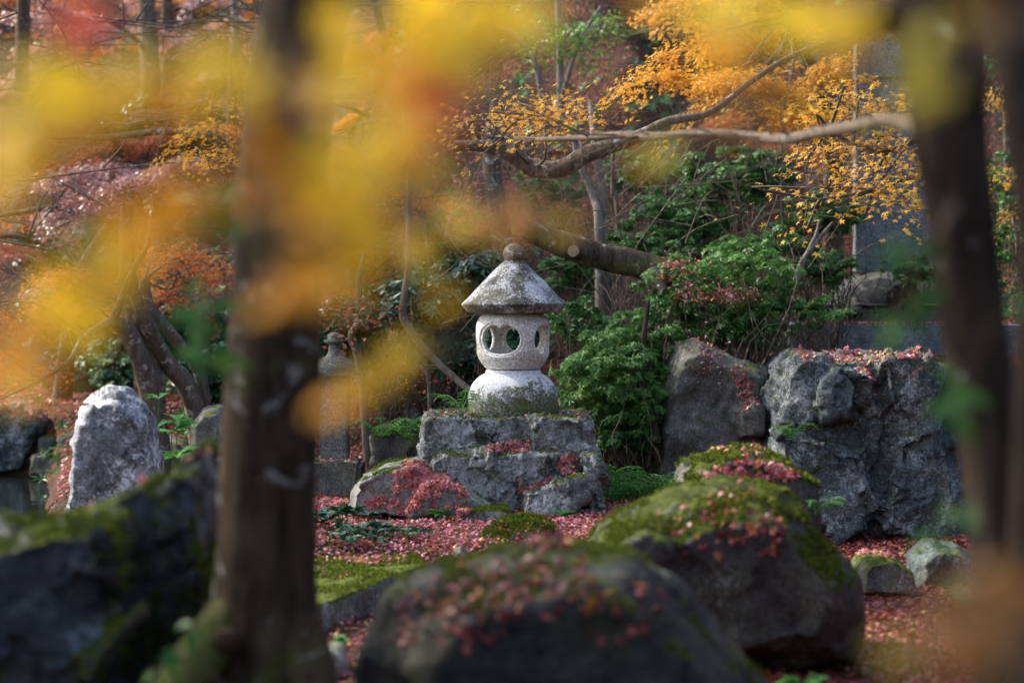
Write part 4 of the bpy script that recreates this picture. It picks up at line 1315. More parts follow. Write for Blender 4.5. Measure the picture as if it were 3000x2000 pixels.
# broad-leaved plants in the carpet
def plant(label, px, py, Y, n, size, spread_px, seed=0, h=0.14, mat='evergreen', tpl='blade', group='dark leafy plants in the leaf carpet'):
    r = np.random.default_rng(int(px + py * 3 + seed))
    c = at(px, py, Y)
    q = px2m(Y)
    hit = cast(px, py)
    gz = float(tz(np.array([c[0]]), np.array([Y]))[0])
    t = thing('leafy_plant', label, 'plant', (c[0], Y, gz), group)
    k = max(3, n // 7)
    cen = np.stack([c[0] + r.normal(size=k) * spread_px * q, Y + r.normal(size=k) * spread_px * q, np.full(k, gz) + r.uniform(0.3, 1.0, k) * h], -1)
    w = r.integers(0, k, n)
    a = r.random(n) * 2 * math.pi
    out = np.stack([np.cos(a), np.sin(a), r.uniform(-0.1, 0.6, n)], -1)
    out /= np.linalg.norm(out, axis=1)[:, None]
    # leaf local y must point outwards: build basis by hand
    up = np.array([0, 0, 1.0]) + r.normal(size=(n, 3)) * 0.3
    nn = up - (up * out).sum(1)[:, None] * out
    nn /= np.linalg.norm(nn, axis=1)[:, None]
    xx = np.cross(out, nn)
    tv, tf = TPL[tpl]
    sz = r.uniform(0.7, 1.2, n) * size
    V = cen[w][:, None, :] + sz[:, None, None] * np.einsum('vi,mij->mvj', tv, np.stack([xx, out, nn], 1))
    F = tf[None] + (np.arange(n) * len(tv))[:, None, None]
    link_mesh('leaves', V.reshape(-1, 3), F.reshape(-1, 3), M[mat], t, smooth=False, rnd=np.repeat(r.random(n), len(tf)))['kind'] = 'stuff'
    tubes('stem', [([np.array([x, y, gz - 0.02]), np.array([x, y, z]) - np.array([0, 0, 0.01])], [0.004, 0.003], 5) for x, y, z in cen], M['fern'], t, per=2)
    return t


plant('leafy plant at the left end of the leaf carpet against the trunk', 985, 1530, 15.3, 120, 0.11, 45)
plant('creeping dark green plant in the middle left of the carpet', 1080, 1560, 15.0, 150, 0.085, 60, h=0.07)
plant('small dark plant right of the creeping one in the carpet', 1190, 1570, 14.9, 60, 0.08, 45, h=0.06)
plant('low plant by the front edge of the carpet above the slab', 1020, 1605, 14.6, 60, 0.08, 50, h=0.06)
plant('single rosette at the foot of the sloping rock', 1290, 1500, 15.9, 14, 0.10, 8, h=0.05, mat='fern')
plant('single rosette under the right corner of the pedestal', 1645, 1505, 15.9, 12, 0.10, 5, h=0.05, mat='fern')
plant('light green plant behind the tip of the dark angular rock', 520, 1290, 15.5, 60, 0.16, 45, h=0.85, mat='fern', group='light green plants by the rocks')
plant('strap leaved plant left on top of the flat topped rock', 2060, 1330, 14.2, 16, 0.14, 12, h=0.65, mat='fern', group='light green plants by the rocks')
plant('yellow green weed beside the pale low stone', 1005, 1880, 11.4, 20, 0.06, 12, h=0.14, mat='fern', group='light green plants by the rocks')
plant('wispy seedling in the shade below the humped boulder', 2345, 1790, 10.3, 10, 0.12, 6, h=0.12, mat='fern', group='light green plants by the rocks')


# ferns
def fern(label, px, py, Y, nf=9, L=0.42, seed=0, face=None, on_ground=False):
    r = np.random.default_rng(seed + int(px))
    c = at(px, py, Y)
    h_ = cast(px, py + 12)
    if on_ground:
        c[2] = float(tz(np.array([c[0]]), np.array([Y]))[0]) - 0.01
    elif h_ is not None and face is None:
        c = np.array(h_[0])
        L = L * c[1] / Y
    t = thing('fern', label, 'fern', tuple(c), 'ferns')
    for k in range(nf):
        a = (2 * math.pi * k / nf + r.uniform(-0.3, 0.3)) if face is None else face + r.uniform(-1.0, 1.0)
        l = L * r.uniform(0.7, 1.15)
        dirh = np.array([math.cos(a), math.sin(a), 0])
        side = np.array([-math.sin(a), math.cos(a), 0])
        V, F = [], []
        N = 12
        rise = r.uniform(0.7, 1.25)
        for i in range(N):
            s = (i + 1) / N
            p = c + dirh * l * s + np.array([0, 0, l * (rise * s * 1.6 - 1.25 * rise * s * s)])
            w = 0.25 * l * math.sin(math.pi * min(1, 0.12 + 0.88 * s) ** 0.8) * (1 - 0.3 * s) + 0.01
            hw = l / N * 0.27
            for sg in (-1, 1):
                b = len(V)
                tipp = p + side * sg * w + dirh * w * 0.35 - np.array([0, 0, w * 0.18])
                m1 = p + side * sg * w * 0.45 + dirh * (w * 0.15 + hw)
                m2 = p + side * sg * w * 0.45 + dirh * (w * 0.15 - hw)
                V += [p, m1, tipp, m2]
                F += [(b, b + 1, b + 2, b + 3)]
        st_ = [c + dirh * l * s + np.array([0, 0, l * (rise * s * 1.6 - 1.25 * rise * s * s)]) for s in np.linspace(0, 1, 8)]
        b = len(V)
        for s in st_:
            V += [s + side * 0.003, s - side * 0.003]
        for i in range(len(st_) - 1):
            F.append((b + 2 * i, b + 2 * i + 1, b + 2 * i + 3, b + 2 * i + 2))
        link_mesh('frond', V, F, M['fern'], t, smooth=False, rnd=np.full(len(F), r.random()))
    return t


fern('large fern right of the pedestal, upper one', 1850, 1430, 17.5, 13, 0.52, 1, on_ground=True)
fern('large fern right of the pedestal, lower one', 1800, 1490, 17.0, 12, 0.46, 2, on_ground=True)
fern('fern leaning out beside the tall rock', 1900, 1480, 17.1, 12, 0.44, 3, on_ground=True)
fern('fern half hidden behind the right side of the pedestal', 1780, 1400, 17.7, 12, 0.56, 12, on_ground=True)
fern('bright fern left of the pedestal', 1190, 1275, 17.9, 8, 0.34, 4)
fern('fern under the crooked sapling behind the old lantern', 1120, 1270, 18.6, 7, 0.34, 5)
fern('small fern on the slope above the angular stone', 1130, 1200, 19.4, 6, 0.32, 6)
fern('small fern growing out of the huge cracked rock', 2320, 1285, 16.75, 5, 0.22, 7, face=-1.3)
fern('fern at the left foot of the huge cracked rock', 2390, 1500, 15.6, 6, 0.26, 8)
fern('little fern on the pond bank stones', 180, 1345, 22.5, 5, 0.22, 9, face=-1.6)
fern('yellowish fern low behind the pedestal corner', 1350, 1200, 18.6, 6, 0.3, 10)


# ------------------------------------------------------------------ maples with layered sprays
def tree(name, label, trunks, sprays, leafmat, barkmat='bark_maple', n=2500, size=0.05, tpl='star', cat='tree', group=None, base=None, seed=0, twigs=1.0, droop=0.25, leafname='crown', spray_t=0.07):
    """trunks: list of (pts, radii); sprays: list of (px,py,Y,rx,ry) layered leaf pads"""
    r = np.random.default_rng(seed + 100)
    base = base if base is not None else (trunks[0][0][0] if trunks else at(*sprays[0][:3]))
    t = thing(name, label, cat, tuple(base), group)
    if trunks:
        tubes('trunk', [(p, rad, 10) for p, rad in trunks], M[barkmat], t, per=6, wob=0.08)
    if sprays:
        P, N_, RN = [], [], []
        n = int(n * 1.9) if n > 1500 else n
        tw = []
        wts = np.array([s[3] * s[4] * s[2] ** 2 for s in sprays], float)
        wts = wts ** 0.65
        wts /= wts.sum()
        for s, w in zip(sprays, wts):
            c = at(s[0], s[1], s[2])
            q = px2m(s[2])
            Rr = np.array([s[3] * q, max(0.5, min(s[3] * q, 1.2)), s[4] * q])
            k = max(2, int(s[4] * q / 0.13)) * max(1, int(s[3] * q / 0.35))
            hub = c + np.array([0, 0.3, -0.2])
            if trunks:
                allp = np.array([pt for tr in trunks for pt in tr[0]])
                hub = allp[np.argmin(((allp - c) ** 2).sum(1))]
            m_ = int(n * w)
            per = max(1, m_ // k)
            for j in range(k):
                pc = c + r.uniform(-1, 1, 3) * Rr * 0.8
                pr_ = r.uniform(0.18, 0.42)
                tilt = r.normal(size=2) * 0.25
                a = r.random(per) * 2 * math.pi
                rr = pr_ * np.sqrt(r.random(per)) * (1 + 0.35 * np.sin(3 * a + r.random() * 6))
                dx, dy = np.cos(a) * rr * 1.25, np.sin(a) * rr
                dz = tilt[0] * dx + tilt[1] * dy - droop * rr ** 2 / pr_ + r.normal(size=per) * spray_t * 0.5
                P.append(pc + np.stack([dx, dy, dz], -1))
                N_.append(np.stack([-tilt[0] + dx, -tilt[1] + dy, np.ones(per)], -1) + r.normal(size=(per, 3)) * 0.42)
                RN.append(np.clip(r.random() * 0.45 + r.random(per) * 0.6, 0, 1))
                if r.random() < twigs:
                    mid = (hub + pc) / 2 + r.normal(size=3) * 0.15
                    tw.append(([hub, mid, pc], [0.012, 0.008, 0.004], 5))
                    for _ in range(3):
                        e = pc + np.array([r.normal() * pr_, r.normal() * pr_ * 0.7, r.normal() * 0.05])
                        tw.append(([pc, (pc + e) / 2 + r.normal(size=3) * 0.03, e], [0.004, 0.003, 0.0015], 4))
        P, N_, RN = np.concatenate(P), np.concatenate(N_), np.concatenate(RN)
        leaf_cloud(leafname, P, N_, r.uniform(0.65, 1.2, len(P)) * size, tpl, M[leafmat], t, r, RN)
        if tw:
            tubes('twigs', tw, M['twig'], t, per=3)['kind'] = 'stuff'
    return t


def gp(px, Y):
    """ground point under pixel column px at depth Y"""
    x = at(px, 1000, Y)[0]
    return np.array([x, Y, float(tz(np.array([x]), np.array([Y]))[0]) - 0.05])


# leaning maple clump by the pond
tree('maple_tree', 'leaning clump of maple trunks with flaking bark on the pond bank', [
    ([gp(470, 19.6), at(450, 1200, 19.6), at(420, 1080, 19.5), at(375, 970, 19.4), at(330, 940, 19.3)], [0.11, 0.10, 0.085, 0.075, 0.05]),
    ([at(450, 1180, 19.6), at(440, 1060, 19.7), at(400, 930, 19.6), at(375, 800, 19.5), at(370, 600, 19.4)], [0.10, 0.09, 0.08, 0.07, 0.05]),
    ([gp(600, 19.9), at(560, 1160, 19.8), at(490, 1060, 19.7), at(425, 940, 19.5), at(395, 860, 19.4)], [0.09, 0.085, 0.07, 0.06, 0.05]),
    ([gp(610, 20.0), at(590, 1110, 19.9), at(520, 1000, 19.8), at(440, 900, 19.8), at(420, 820, 19.8)], [0.06, 0.05, 0.05, 0.05, 0.04]),
    ([at(330, 940, 19.3), at(250, 985, 19.0), at(200, 1060, 18.8), at(120, 1110, 18.6), at(40, 1150, 18.5), at(-30, 1180, 18.4)], [0.05, 0.028, 0.022, 0.016, 0.012, 0.006]),
    ([at(330, 940, 19.3), at(365, 850, 19.2), at(400, 770, 19.1), at(430, 720, 19.0), at(445, 640, 19.0)], [0.04, 0.03, 0.026, 0.02, 0.012])],
    [(60, 930, 19.5, 200, 60), (250, 900, 19.6, 150, 50), (120, 840, 20, 200, 60), (70, 1090, 18.6, 90, 40), (480, 760, 20, 120, 90), (500, 850, 20.5, 100, 50)], 'maple_rust', n=4200, size=0.052, seed=1)
tree('maple_tree', 'maple with mauve pink leaves spread in wide tiers at the left', [
    ([gp(180, 24), at(200, 1000, 23.5), at(240, 800, 23), at(330, 640, 22.5)], [0.10, 0.09, 0.07, 0.04]),
    ([at(330, 640, 22.5), at(160, 612, 22), at(60, 622, 22), at(-60, 640, 22)], [0.045, 0.03, 0.025, 0.015]),
    ([at(200, 960, 23.4), at(150, 760, 22.2), at(80, 700, 21.5), at(-20, 690, 21)], [0.05, 0.03, 0.025, 0.015])],
    [(330, 560, 21.5, 240, 70), (450, 520, 22, 200, 50), (250, 640, 21.5, 180, 60), (560, 600, 22.5, 130, 60), (130, 820, 22.5, 170, 60), (80, 560, 23, 100, 50)], 'maple_mauve', n=6500, size=0.062, seed=2)
tree('maple_tree', 'maple with coral red leaves behind the mauve one', [
    ([gp(420, 25), at(420, 900, 24.5), at(400, 600, 24), at(330, 400, 23)], [0.11, 0.09, 0.07, 0.04]),
    ([at(120, 400, 23), at(330, 400, 23), at(480, 385, 23), at(640, 395, 23)], [0.02, 0.03, 0.035, 0.045]),
    ([at(230, 430, 23.2), at(300, 450, 23.2), at(370, 480, 23.2), at(460, 510, 23.4)], [0.03, 0.05, 0.05, 0.04])],
    [(250, 470, 23, 160, 60), (420, 440, 23.5, 160, 50), (120, 700, 24, 160, 70)], 'maple_red', n=2600, size=0.06, seed=3)
tree('maple_tree', 'maple with golden orange leaves hanging left of the front trunk', [
    ([gp(740, 21), at(740, 900, 20.5), at(735, 700, 19.8), at(720, 480, 19)], [0.08, 0.07, 0.05, 0.03])],
    [(620, 430, 18.6, 90, 60), (580, 480, 18.6, 70, 50), (660, 360, 18.8, 60, 60)], 'maple_gold', n=900, size=0.055, seed=4)
tree('maple_tree', 'bare grey pink maple in the top left corner', [
    ([gp(60, 31), at(60, 400, 30), at(70, 0, 29), at(80, -300, 28)], [0.12, 0.10, 0.08, 0.05]),
    ([at(60, 330, 30), at(150, 220, 29.5), at(260, 170, 29.5)], [0.05, 0.03, 0.015]),
    ([at(62, 380, 30), at(120, 290, 29.5), at(180, 210, 29)], [0.03, 0.025, 0.01])],
    [(100, 120, 30, 170, 130), (60, 350, 29, 130, 90), (250, 260, 30, 150, 80), (200, 20, 30, 180, 90)], 'maple_mauve', n=5200, size=0.08, seed=5)
tree('maple_tree', 'grey trunked maple with pink leaves at the top between corner and trunk', [
    ([gp(430, 32), at(440, 300, 31), at(435, 100, 31), at(420, -100, 31)], [0.13, 0.12, 0.12, 0.10]),
    ([gp(500, 32), at(490, 250, 31.5), at(490, 80, 31.5), at(485, -200, 31)], [0.10, 0.09, 0.08, 0.06]),
    ([at(310, 60, 30), at(380, 100, 30.5), at(438, 160, 31)], [0.02, 0.03, 0.04])],
    [(560, 160, 31, 150, 100), (640, 80, 31, 130, 90), (380, 60, 32, 130, 80), (620, 260, 30.5, 150, 60), (420, 300, 30, 180, 60)], 'maple_mauve', n=5200, size=0.08, seed=6)
tree('maple_tree', 'bright yellow maple glowing between grey trunks at the top left', [
    ([gp(560, 36), at(560, 200, 35), at(550, -100, 35)], [0.12, 0.10, 0.07])],
    [(470, 60, 34, 90, 90), (560, 30, 34, 70, 50)], 'maple_gold', n=1400, size=0.075, seed=7)
tree('thin_tree', 'thin pale trunked tree at the top left near the front trunk', [
    ([gp(680, 30), at(682, 200, 29), at(690, 80, 29), at(680, -100, 29)], [0.07, 0.06, 0.055, 0.04]),
    ([at(640, 40, 28.8), at(690, 60, 28.8), at(745, 85, 28.8)], [0.02, 0.03, 0.03])], [(700, 330, 29, 120, 60)], 'maple_rust', 'bark_grey', n=600, size=0.06, seed=8)
tree('maple_tree', 'orange maple at the top just right of the front trunk', [
    ([gp(1180, 29), at(1180, 500, 28), at(1150, 250, 27.5), at(1100, 0, 27)], [0.10, 0.09, 0.07, 0.05]),
    ([at(1168, 400, 27.9), at(1060, 330, 26), at(960, 300, 25)], [0.03, 0.025, 0.01])],
    [(1130, 120, 27, 130, 80), (1250, 200, 27, 150, 80), (1150, 300, 27, 170, 80), (1020, 420, 26, 120, 80)], 'maple_orange', n=5500, size=0.068, seed=9)
tree('maple_tree', 'rust coloured maple filling the slope left of the lantern', [
    ([gp(1190, 22.5), at(1190, 800, 22), at(1196, 600, 22), at(1180, 470, 22)], [0.05, 0.045, 0.04, 0.03])],
    [(1110, 600, 22, 160, 60), (1250, 640, 22.5, 100, 30), (1110, 720, 22, 110, 60), (1060, 820, 22, 130, 50), (1000, 650, 23, 120, 100), (1330, 560, 23, 120, 60)], 'maple_rust', n=4600, size=0.055, seed=10)
tree('maple_tree', 'red leaved sapling beside the old lantern', [
    ([gp(1085, 18.9), at(1055, 1080, 18.9), at(1030, 985, 18.8), at(1055, 930, 18.8), at(1050, 830, 18.8), at(1065, 740, 18.9)], [0.04, 0.034, 0.03, 0.03, 0.025, 0.015])],
    [(1030, 940, 18.6, 60, 22), (1090, 890, 18.7, 40, 14)], 'maple_red', 'bark_thin', n=230, size=0.05, seed=11)
tree('sapling', 'slender sapling with a few red leaves left of the pedestal', [
    ([gp(1262, 18.7), at(1258, 1140, 18.7), at(1240, 1070, 18.7), at(1215, 1020, 18.7)], [0.022, 0.018, 0.014, 0.008])],
    [(1222, 1100, 18.6, 22, 40)], 'maple_red', 'bark_thin', n=60, size=0.048, seed=12)
tree('crooked_tree', 'thin crooked tree trunk bending towards the lantern from the left', [
    ([at(1400, 1160, 18.3), at(1345, 1118, 18.4), at(1270, 1050, 18.5), at(1215, 985, 18.5), at(1182, 930, 18.5), at(1185, 860, 18.5), at(1196, 780, 18.5), at(1198, 650, 18.5), at(1196, 500, 18.5), at(1180, 300, 18.6)], [0.026, 0.028, 0.028, 0.030, 0.034, 0.028, 0.026, 0.023, 0.02, 0.015])], [], None, 'bark_thin', seed=13)
tree('bush_tree', 'pale trunked young evergreen tree with green leaves at the top middle', [
    ([gp(1640, 25), at(1640, 500, 25), at(1642, 200, 25), at(1630, -50, 25)], [0.05, 0.045, 0.04, 0.03]),
    ([at(1610, 440, 24.5), at(1590, 300, 24.5), at(1560, 170, 24.5), at(1470, 60, 24.5), at(1420, -20, 24.5)], [0.04, 0.035, 0.03, 0.025, 0.02]),
    ([at(1640, 300, 25), at(1700, 120, 24.8), at(1760, 20, 24.8)], [0.025, 0.02, 0.015])],
    [(1680, 70, 24.6, 100, 60), (1620, 130, 24.6, 60, 40), (1750, 110, 24.6, 70, 30)], 'shrub_bright', 'bark_grey', n=800, size=0.07, tpl='blade', seed=14)
tree('maple_tree', 'crimson maple with dark limbs at the top right of centre', [
    ([gp(1880, 31), at(1880, 300, 30), at(1885, 130, 30), at(1920, 20, 30), at(1960, -100, 30)], [0.09, 0.08, 0.07, 0.06, 0.04]),
    ([at(1885, 130, 30), at(1860, 60, 30), at(1840, -40, 30)], [0.05, 0.04, 0.03]),
    ([at(1720, 90, 29), at(1780, 130, 29.4), at(1884, 200, 30)], [0.02, 0.035, 0.04])],
    [(1900, 90, 29.5, 110, 80), (1800, 150, 29.5, 110, 40), (1850, 200, 30, 110, 50)], 'maple_red', n=2200, size=0.055, seed=15)
tree('maple_tree', 'orange maple across the top middle behind the pale young tree', [
    ([gp(1480, 31), at(1480, 400, 30), at(1500, 100, 30), at(1520, -100, 30)], [0.10, 0.09, 0.07, 0.05])],
    [(1500, 150, 29, 180, 70), (1650, 230, 29, 170, 60), (1480, 300, 28, 160, 60), (1750, 330, 28, 150, 70), (1560, 430, 27, 160, 50)], 'maple_rust', n=5200, size=0.06, seed=16)
tree('maple_tree', 'golden maple spray behind the dipping branch above the lantern', [
    ([at(1330, 425, 16.5), at(1430, 430, 16.5), at(1500, 455, 16.5), at(1560, 490, 16.5), at(1640, 495, 16.4), at(1720, 452, 16.3), at(1800, 425, 16.2), at(1880, 395, 16.2), at(1960, 355, 16.2), at(2080, 330, 16.2), at(2200, 240, 16.4), at(2330, 160, 16.8), at(2480, 110, 17.2), at(2620, 60, 17.6), at(2790, -60, 18), at(2860, -300, 18.5)],
     [0.03, 0.045, 0.055, 0.06, 0.062, 0.060, 0.05, 0.040, 0.032, 0.024, 0.020, 0.020, 0.022, 0.026, 0.035, 0.05])],
    [(1480, 330, 16.4, 130, 50), (1400, 360, 16.4, 70, 40), (1600, 370, 16.6, 90, 30)], 'maple_gold', 'bark_maple', n=800, size=0.055, seed=17, base=at(2860, 1000, 18.5), spray_t=0.16)
tree('maple_tree', 'big orange gold maple crown filling the top right', [
    ([gp(2440, 23), at(2440, 500, 22), at(2400, 250, 21), at(2300, 50, 20)], [0.10, 0.09, 0.07, 0.04])],
    [(2050, 80, 20, 180, 70), (2250, 130, 19.5, 170, 70), (1960, 200, 19, 120, 50), (2100, 250, 18.5, 150, 40), (2300, 260, 18.5, 150, 60), (2420, 180, 19, 70, 60), (2150, 30, 21, 200, 60), (2330, 330, 18, 90, 30)], 'maple_gold', n=6500, size=0.062, seed=18)
tree('maple_tree', 'sunlit golden maple branch hanging in front of the stone tablet', [
    ([at(2800, 330, 16.5), at(2700, 400, 16.5), at(2600, 440, 16.4), at(2500, 420, 16.3), at(2430, 380, 16.2)], [0.03, 0.022, 0.018, 0.012, 0.006]),
    ([at(2790, 480, 16.5), at(2680, 515, 16.4), at(2560, 555, 16.2), at(2400, 585, 16.0), at(2260, 590, 15.9)], [0.02, 0.015, 0.012, 0.008, 0.004])],
    [(2540, 320, 16.3, 110, 30), (2410, 300, 16.3, 70, 30), (2400, 450, 16.2, 40, 60), (2610, 420, 16.3, 80, 26), (2400, 560, 16.0, 140, 9), (2560, 520, 16.1, 110, 10), (2620, 500, 16.2, 80, 14), (2650, 590, 16.2, 50, 36)], 'maple_gold', 'bark_thin', n=1450, size=0.066, seed=19, base=at(2900, 1000, 16.6), spray_t=0.12)
tree('maple_tree', 'orange maple seen between the two dark trunks at the right', [
    ([gp(2960, 25), at(2960, 600, 24), at(2950, 300, 24)], [0.07, 0.06, 0.04])],
    [(2930, 560, 20, 60, 120), (2960, 860, 21, 80, 20), (2960, 300, 23, 90, 150)], 'maple_gold', n=900, size=0.055, seed=20)
tree('maple_tree', 'rusty maple low on the dark bank between log and tablet', [
    ([gp(2240, 27), at(2240, 500, 26), at(2200, 350, 26)], [0.08, 0.07, 0.05])],
    [(2050, 400, 26, 180, 70), (1800, 450, 26, 170, 60), (2300, 380, 26, 120, 60)], 'maple_rust', n=2600, size=0.06, seed=21)
tree('thin_tree', 'pair of slender grey trunks rising from behind the fallen log', [
    ([gp(1760, 19.9), at(1755, 700, 19.9), at(1740, 580, 20), at(1700, 480, 20), at(1680, 400, 20)], [0.045, 0.04, 0.035, 0.035, 0.025]),
    ([gp(1775, 20), at(1768, 650, 20), at(1762, 540, 20), at(1745, 440, 20), at(1730, 300, 20.2)], [0.045, 0.042, 0.036, 0.034, 0.025])], [], None, 'bark_grey', seed=22)
tree('thin_tree', 'short curved bare stem right of the slender grey trunks', [
    ([gp(1830, 20.4), at(1810, 640, 20.4), at(1795, 560, 20.4), at(1795, 480, 20.4), at(1800, 420, 20.4)], [0.02, 0.022, 0.02, 0.018, 0.012])], [], None, 'bark_thin', seed=23)
tree('gnarled_tree', 'thick gnarled tree trunk in the shade behind the gold spray', [
    ([gp(1480, 22.5), at(1470, 700, 22.5), at(1450, 560, 22.5), at(1440, 450, 22.5), at(1460, 300, 22.5)], [0.11, 0.10, 0.095, 0.09, 0.07])], [], None, 'bark_maple', seed=24)
tree('thin_tree', 'dark stem standing between the bright shrub and the tall rock', [
    ([at(1925, 1300, 17.6), at(1900, 1180, 17.7), at(1875, 1100, 17.8), at(1885, 1000, 17.9), at(1900, 880, 18)], [0.035, 0.035, 0.03, 0.025, 0.012])], [], None, 'bark_dark', seed=25)
tree('thin_tree', 'grey pole stem rising beside the dark gap left of the tablet', [
    ([gp(2300, 20.6), at(2290, 600, 20.6), at(2288, 480, 20.6), at(2296, 400, 20.6)], [0.018, 0.016, 0.014, 0.010])], [], None, 'bark_thin', seed=26)
tree('thin_tree', 'curved branching stem in the dark gap beside the tortoise', [
    ([at(2330, 830, 19.2), at(2355, 760, 19.2), at(2400, 700, 19.2), at(2440, 650, 19.2)], [0.03, 0.025, 0.02, 0.008]),
    ([at(2355, 760, 19.2), at(2390, 690, 19.2), at(2400, 640, 19.2)], [0.02, 0.015, 0.006])], [], None, 'bark_grey', seed=27)
# fillers far up the slope so that the wood goes on
far_labels = ['hazy orange maple far up the slope at the left', 'hazy pink maple far up the slope beside the trunk', 'hazy rust maple far up behind the top middle', 'hazy gold maple far up behind the right crown', 'hazy red maple far up near the tablet', 'hazy orange maple far up right of the front trunk']
for i, (px, mt) in enumerate(((200, 'maple_rust'), (720, 'maple_mauve'), (1350, 'maple_rust'), (2200, 'maple_gold'), (2650, 'maple_rust'), (1000, 'maple_orange'))):
    tree('maple_tree', far_labels[i], [([gp(px, 36), at(px + 10, 200, 35), at(px, -200, 35)], [0.14, 0.12, 0.08])],
         [(px - 150, 60, 34, 240, 110), (px + 150, 180, 33, 240, 110), (px, 330, 32, 260, 90)], mt, n=3600, size=0.10, seed=40 + i, twigs=0.4)

# undergrowth on the slope: a mass nobody could count
n = 5200
x = rng.uniform(-5.5, 6.5, n)
y = rng.uniform(20.5, 32, n)
k = fbm(np.stack([x * 0.7, y * 0.7, 0 * x + 5], -1), 3) > 0.05
x, y = x[k], y[k]
z = tz(x, y)
o = leaf_cloud('undergrowth', np.stack([x, y, z + rng.uniform(0.0, 0.45, len(x))], -1), np.array([0, -0.5, 0.8]) + rng.normal(size=(len(x), 3)) * 0.4, rng.uniform(0.06, 0.11, len(x)), 'whorl', M['shrub'], loc=(0, 25, 2))
tag(o, 'dark green undergrowth in patches over the steep slope', 'undergrowth', None, 'stuff')
shrub('dark evergreen deep in the slope at the left behind the mauve maple', 200, 740, 26.5, 200, 110, 700, 0.12, 'evergreen', 'whorl4')
shrub('dark evergreen between the red and the golden maple at the left', 520, 610, 26.5, 150, 90, 600, 0.12, 'evergreen', 'whorl4')
shrub('dark evergreen high on the slope left of the front trunk', 330, 330, 31.0, 220, 80, 600, 0.13, 'evergreen', 'whorl4')
shrub('dark evergreen high on the slope right of the front trunk', 1300, 420, 30.0, 220, 90, 600, 0.13, 'evergreen', 'whorl4')
lst = []
for i in range(260):
    px, py, Y = rng.uniform(-50, 1000), rng.uniform(0, 950), rng.uniform(19.5, 29)
    a = at(px, py, Y)
    d = rng.normal(size=3) * np.array([0.45, 0.1, 0.16]) + np.array([0, 0, 0.08])
    b = a + d
    c = b + d * 0.8 + rng.normal(size=3) * 0.12
    e = b + d * 0.5 + rng.normal(size=3) * 0.2
    lst += [([a, b, c], [0.010, 0.007, 0.002], 4), ([b, e], [0.005, 0.002], 4)]
o = tubes('bare_twigs', lst, M['bark_maple'], loc=(-3, 24, 2), per=3)
tag(o, 'dark bare twigs and small branches among the maples at the left', 'twigs', None, 'stuff')
# bare twig tangle
lst = []
for i in range(420):
    px, py, Y = rng.uniform(1100, 2450), rng.uniform(430, 1000), rng.uniform(18.8, 22.5)
    a = at(px, py, Y)
    d = rng.normal(size=3) * np.array([0.22, 0.1, 0.2]) + np.array([0, 0, 0.10])
    b = a + d
    c = b + d * 0.8 + rng.normal(size=3) * 0.09
    lst.append(([a, b, c], [0.005, 0.004, 0.0015], 4))
o = tubes('bare_twigs', lst, M['twig'], loc=(0, 20, 2), per=3)
tag(o, 'tangle of fine bare twigs among the shrubs', 'twigs', None, 'stuff')

# fallen log
lg = thing('fallen_log', 'thick sawn log slanting down behind the lantern roof', 'log', tuple(at(1800, 800, 18.6)))
log_pts = pp([(1540, 672), (1640, 712), (1740, 745), (1850, 770), (1930, 795), (2005, 815)], 18.6)
tubes('trunk', [(log_pts, [0.085, 0.10, 0.105, 0.105, 0.11, 0.075], 26)], M['bark_log'], lg, wob=0.10, per=8)
V, F = tube([at(1690, 742, 18.55), at(1680, 735, 18.40)], [0.06, 0.045], 18, 3)
kn = link_mesh('cut_knot', V, F, M['bark_log'], lg)
c = at(1680, 735, 18.398)
ringv = [tuple(c)] + [tuple(c + np.array([0.045 * math.cos(a), 0.0, 0.045 * math.sin(a)])) for a in np.linspace(0, 2 * math.pi, 18, endpoint=False)]
link_mesh('cut_face', ringv, [(0, i + 1, (i + 1) % 18 + 1) for i in range(18)], M['cut_wood'], sub(kn, lg['o']))
V, F = tube(pp([(1905, 800, 18.5), (1935, 835, 18.42), (1945, 855, 18.38)]), [0.07, 0.055, 0.03], 14, 4, 0.2)
link_mesh('broken_end', V, F, M['bark_grey'], lg)


# ------------------------------------------------------------------ near blurred leaves, one object each
def leaf_mesh(name, tpl, mat, curl):
    tv, tf = TPL[tpl]
    v = tv.copy()
    v[:, 2] += curl * (v[:, 0] ** 2 + v[:, 1] ** 2)
    me = bpy.data.meshes.new(name)
    me.from_pydata([tuple(p) for p in v], [], [tuple(f) for f in tf])
    me.materials.append(M[mat])
    return me


def broad_mesh(name, mat):
    pts = []
    n_ = 7
    V, F = [], []
    for i in range(n_ + 1):
        s = i / n_
        w = 0.21 * math.sin(math.pi * s ** 0.85) + 0.004
        V += [(-w, s, 0.10 * w / 0.2 - 0.18 * s * s), (0, s, -0.18 * s * s), (w, s, 0.10 * w / 0.2 - 0.18 * s * s)]
    for i in range(n_):
        b = i * 3
        F += [(b, b + 1, b + 4, b + 3), (b + 1, b + 2, b + 5, b + 4)]
    me = bpy.data.meshes.new(name)
    me.from_pydata(V, [], F)
    me.materials.append(M[mat])
    me.polygons.foreach_set('use_smooth', np.ones(len(F), dtype=bool))
    return me


LM = {k: [leaf_mesh('leaf', 'maple7', 'fore_' + k, c) for c in (0.15, -0.35)] for k in ('yellow', 'orange', 'red', 'olive', 'brown')}
LM['green'] = [broad_mesh('leaf', 'fore_green')]


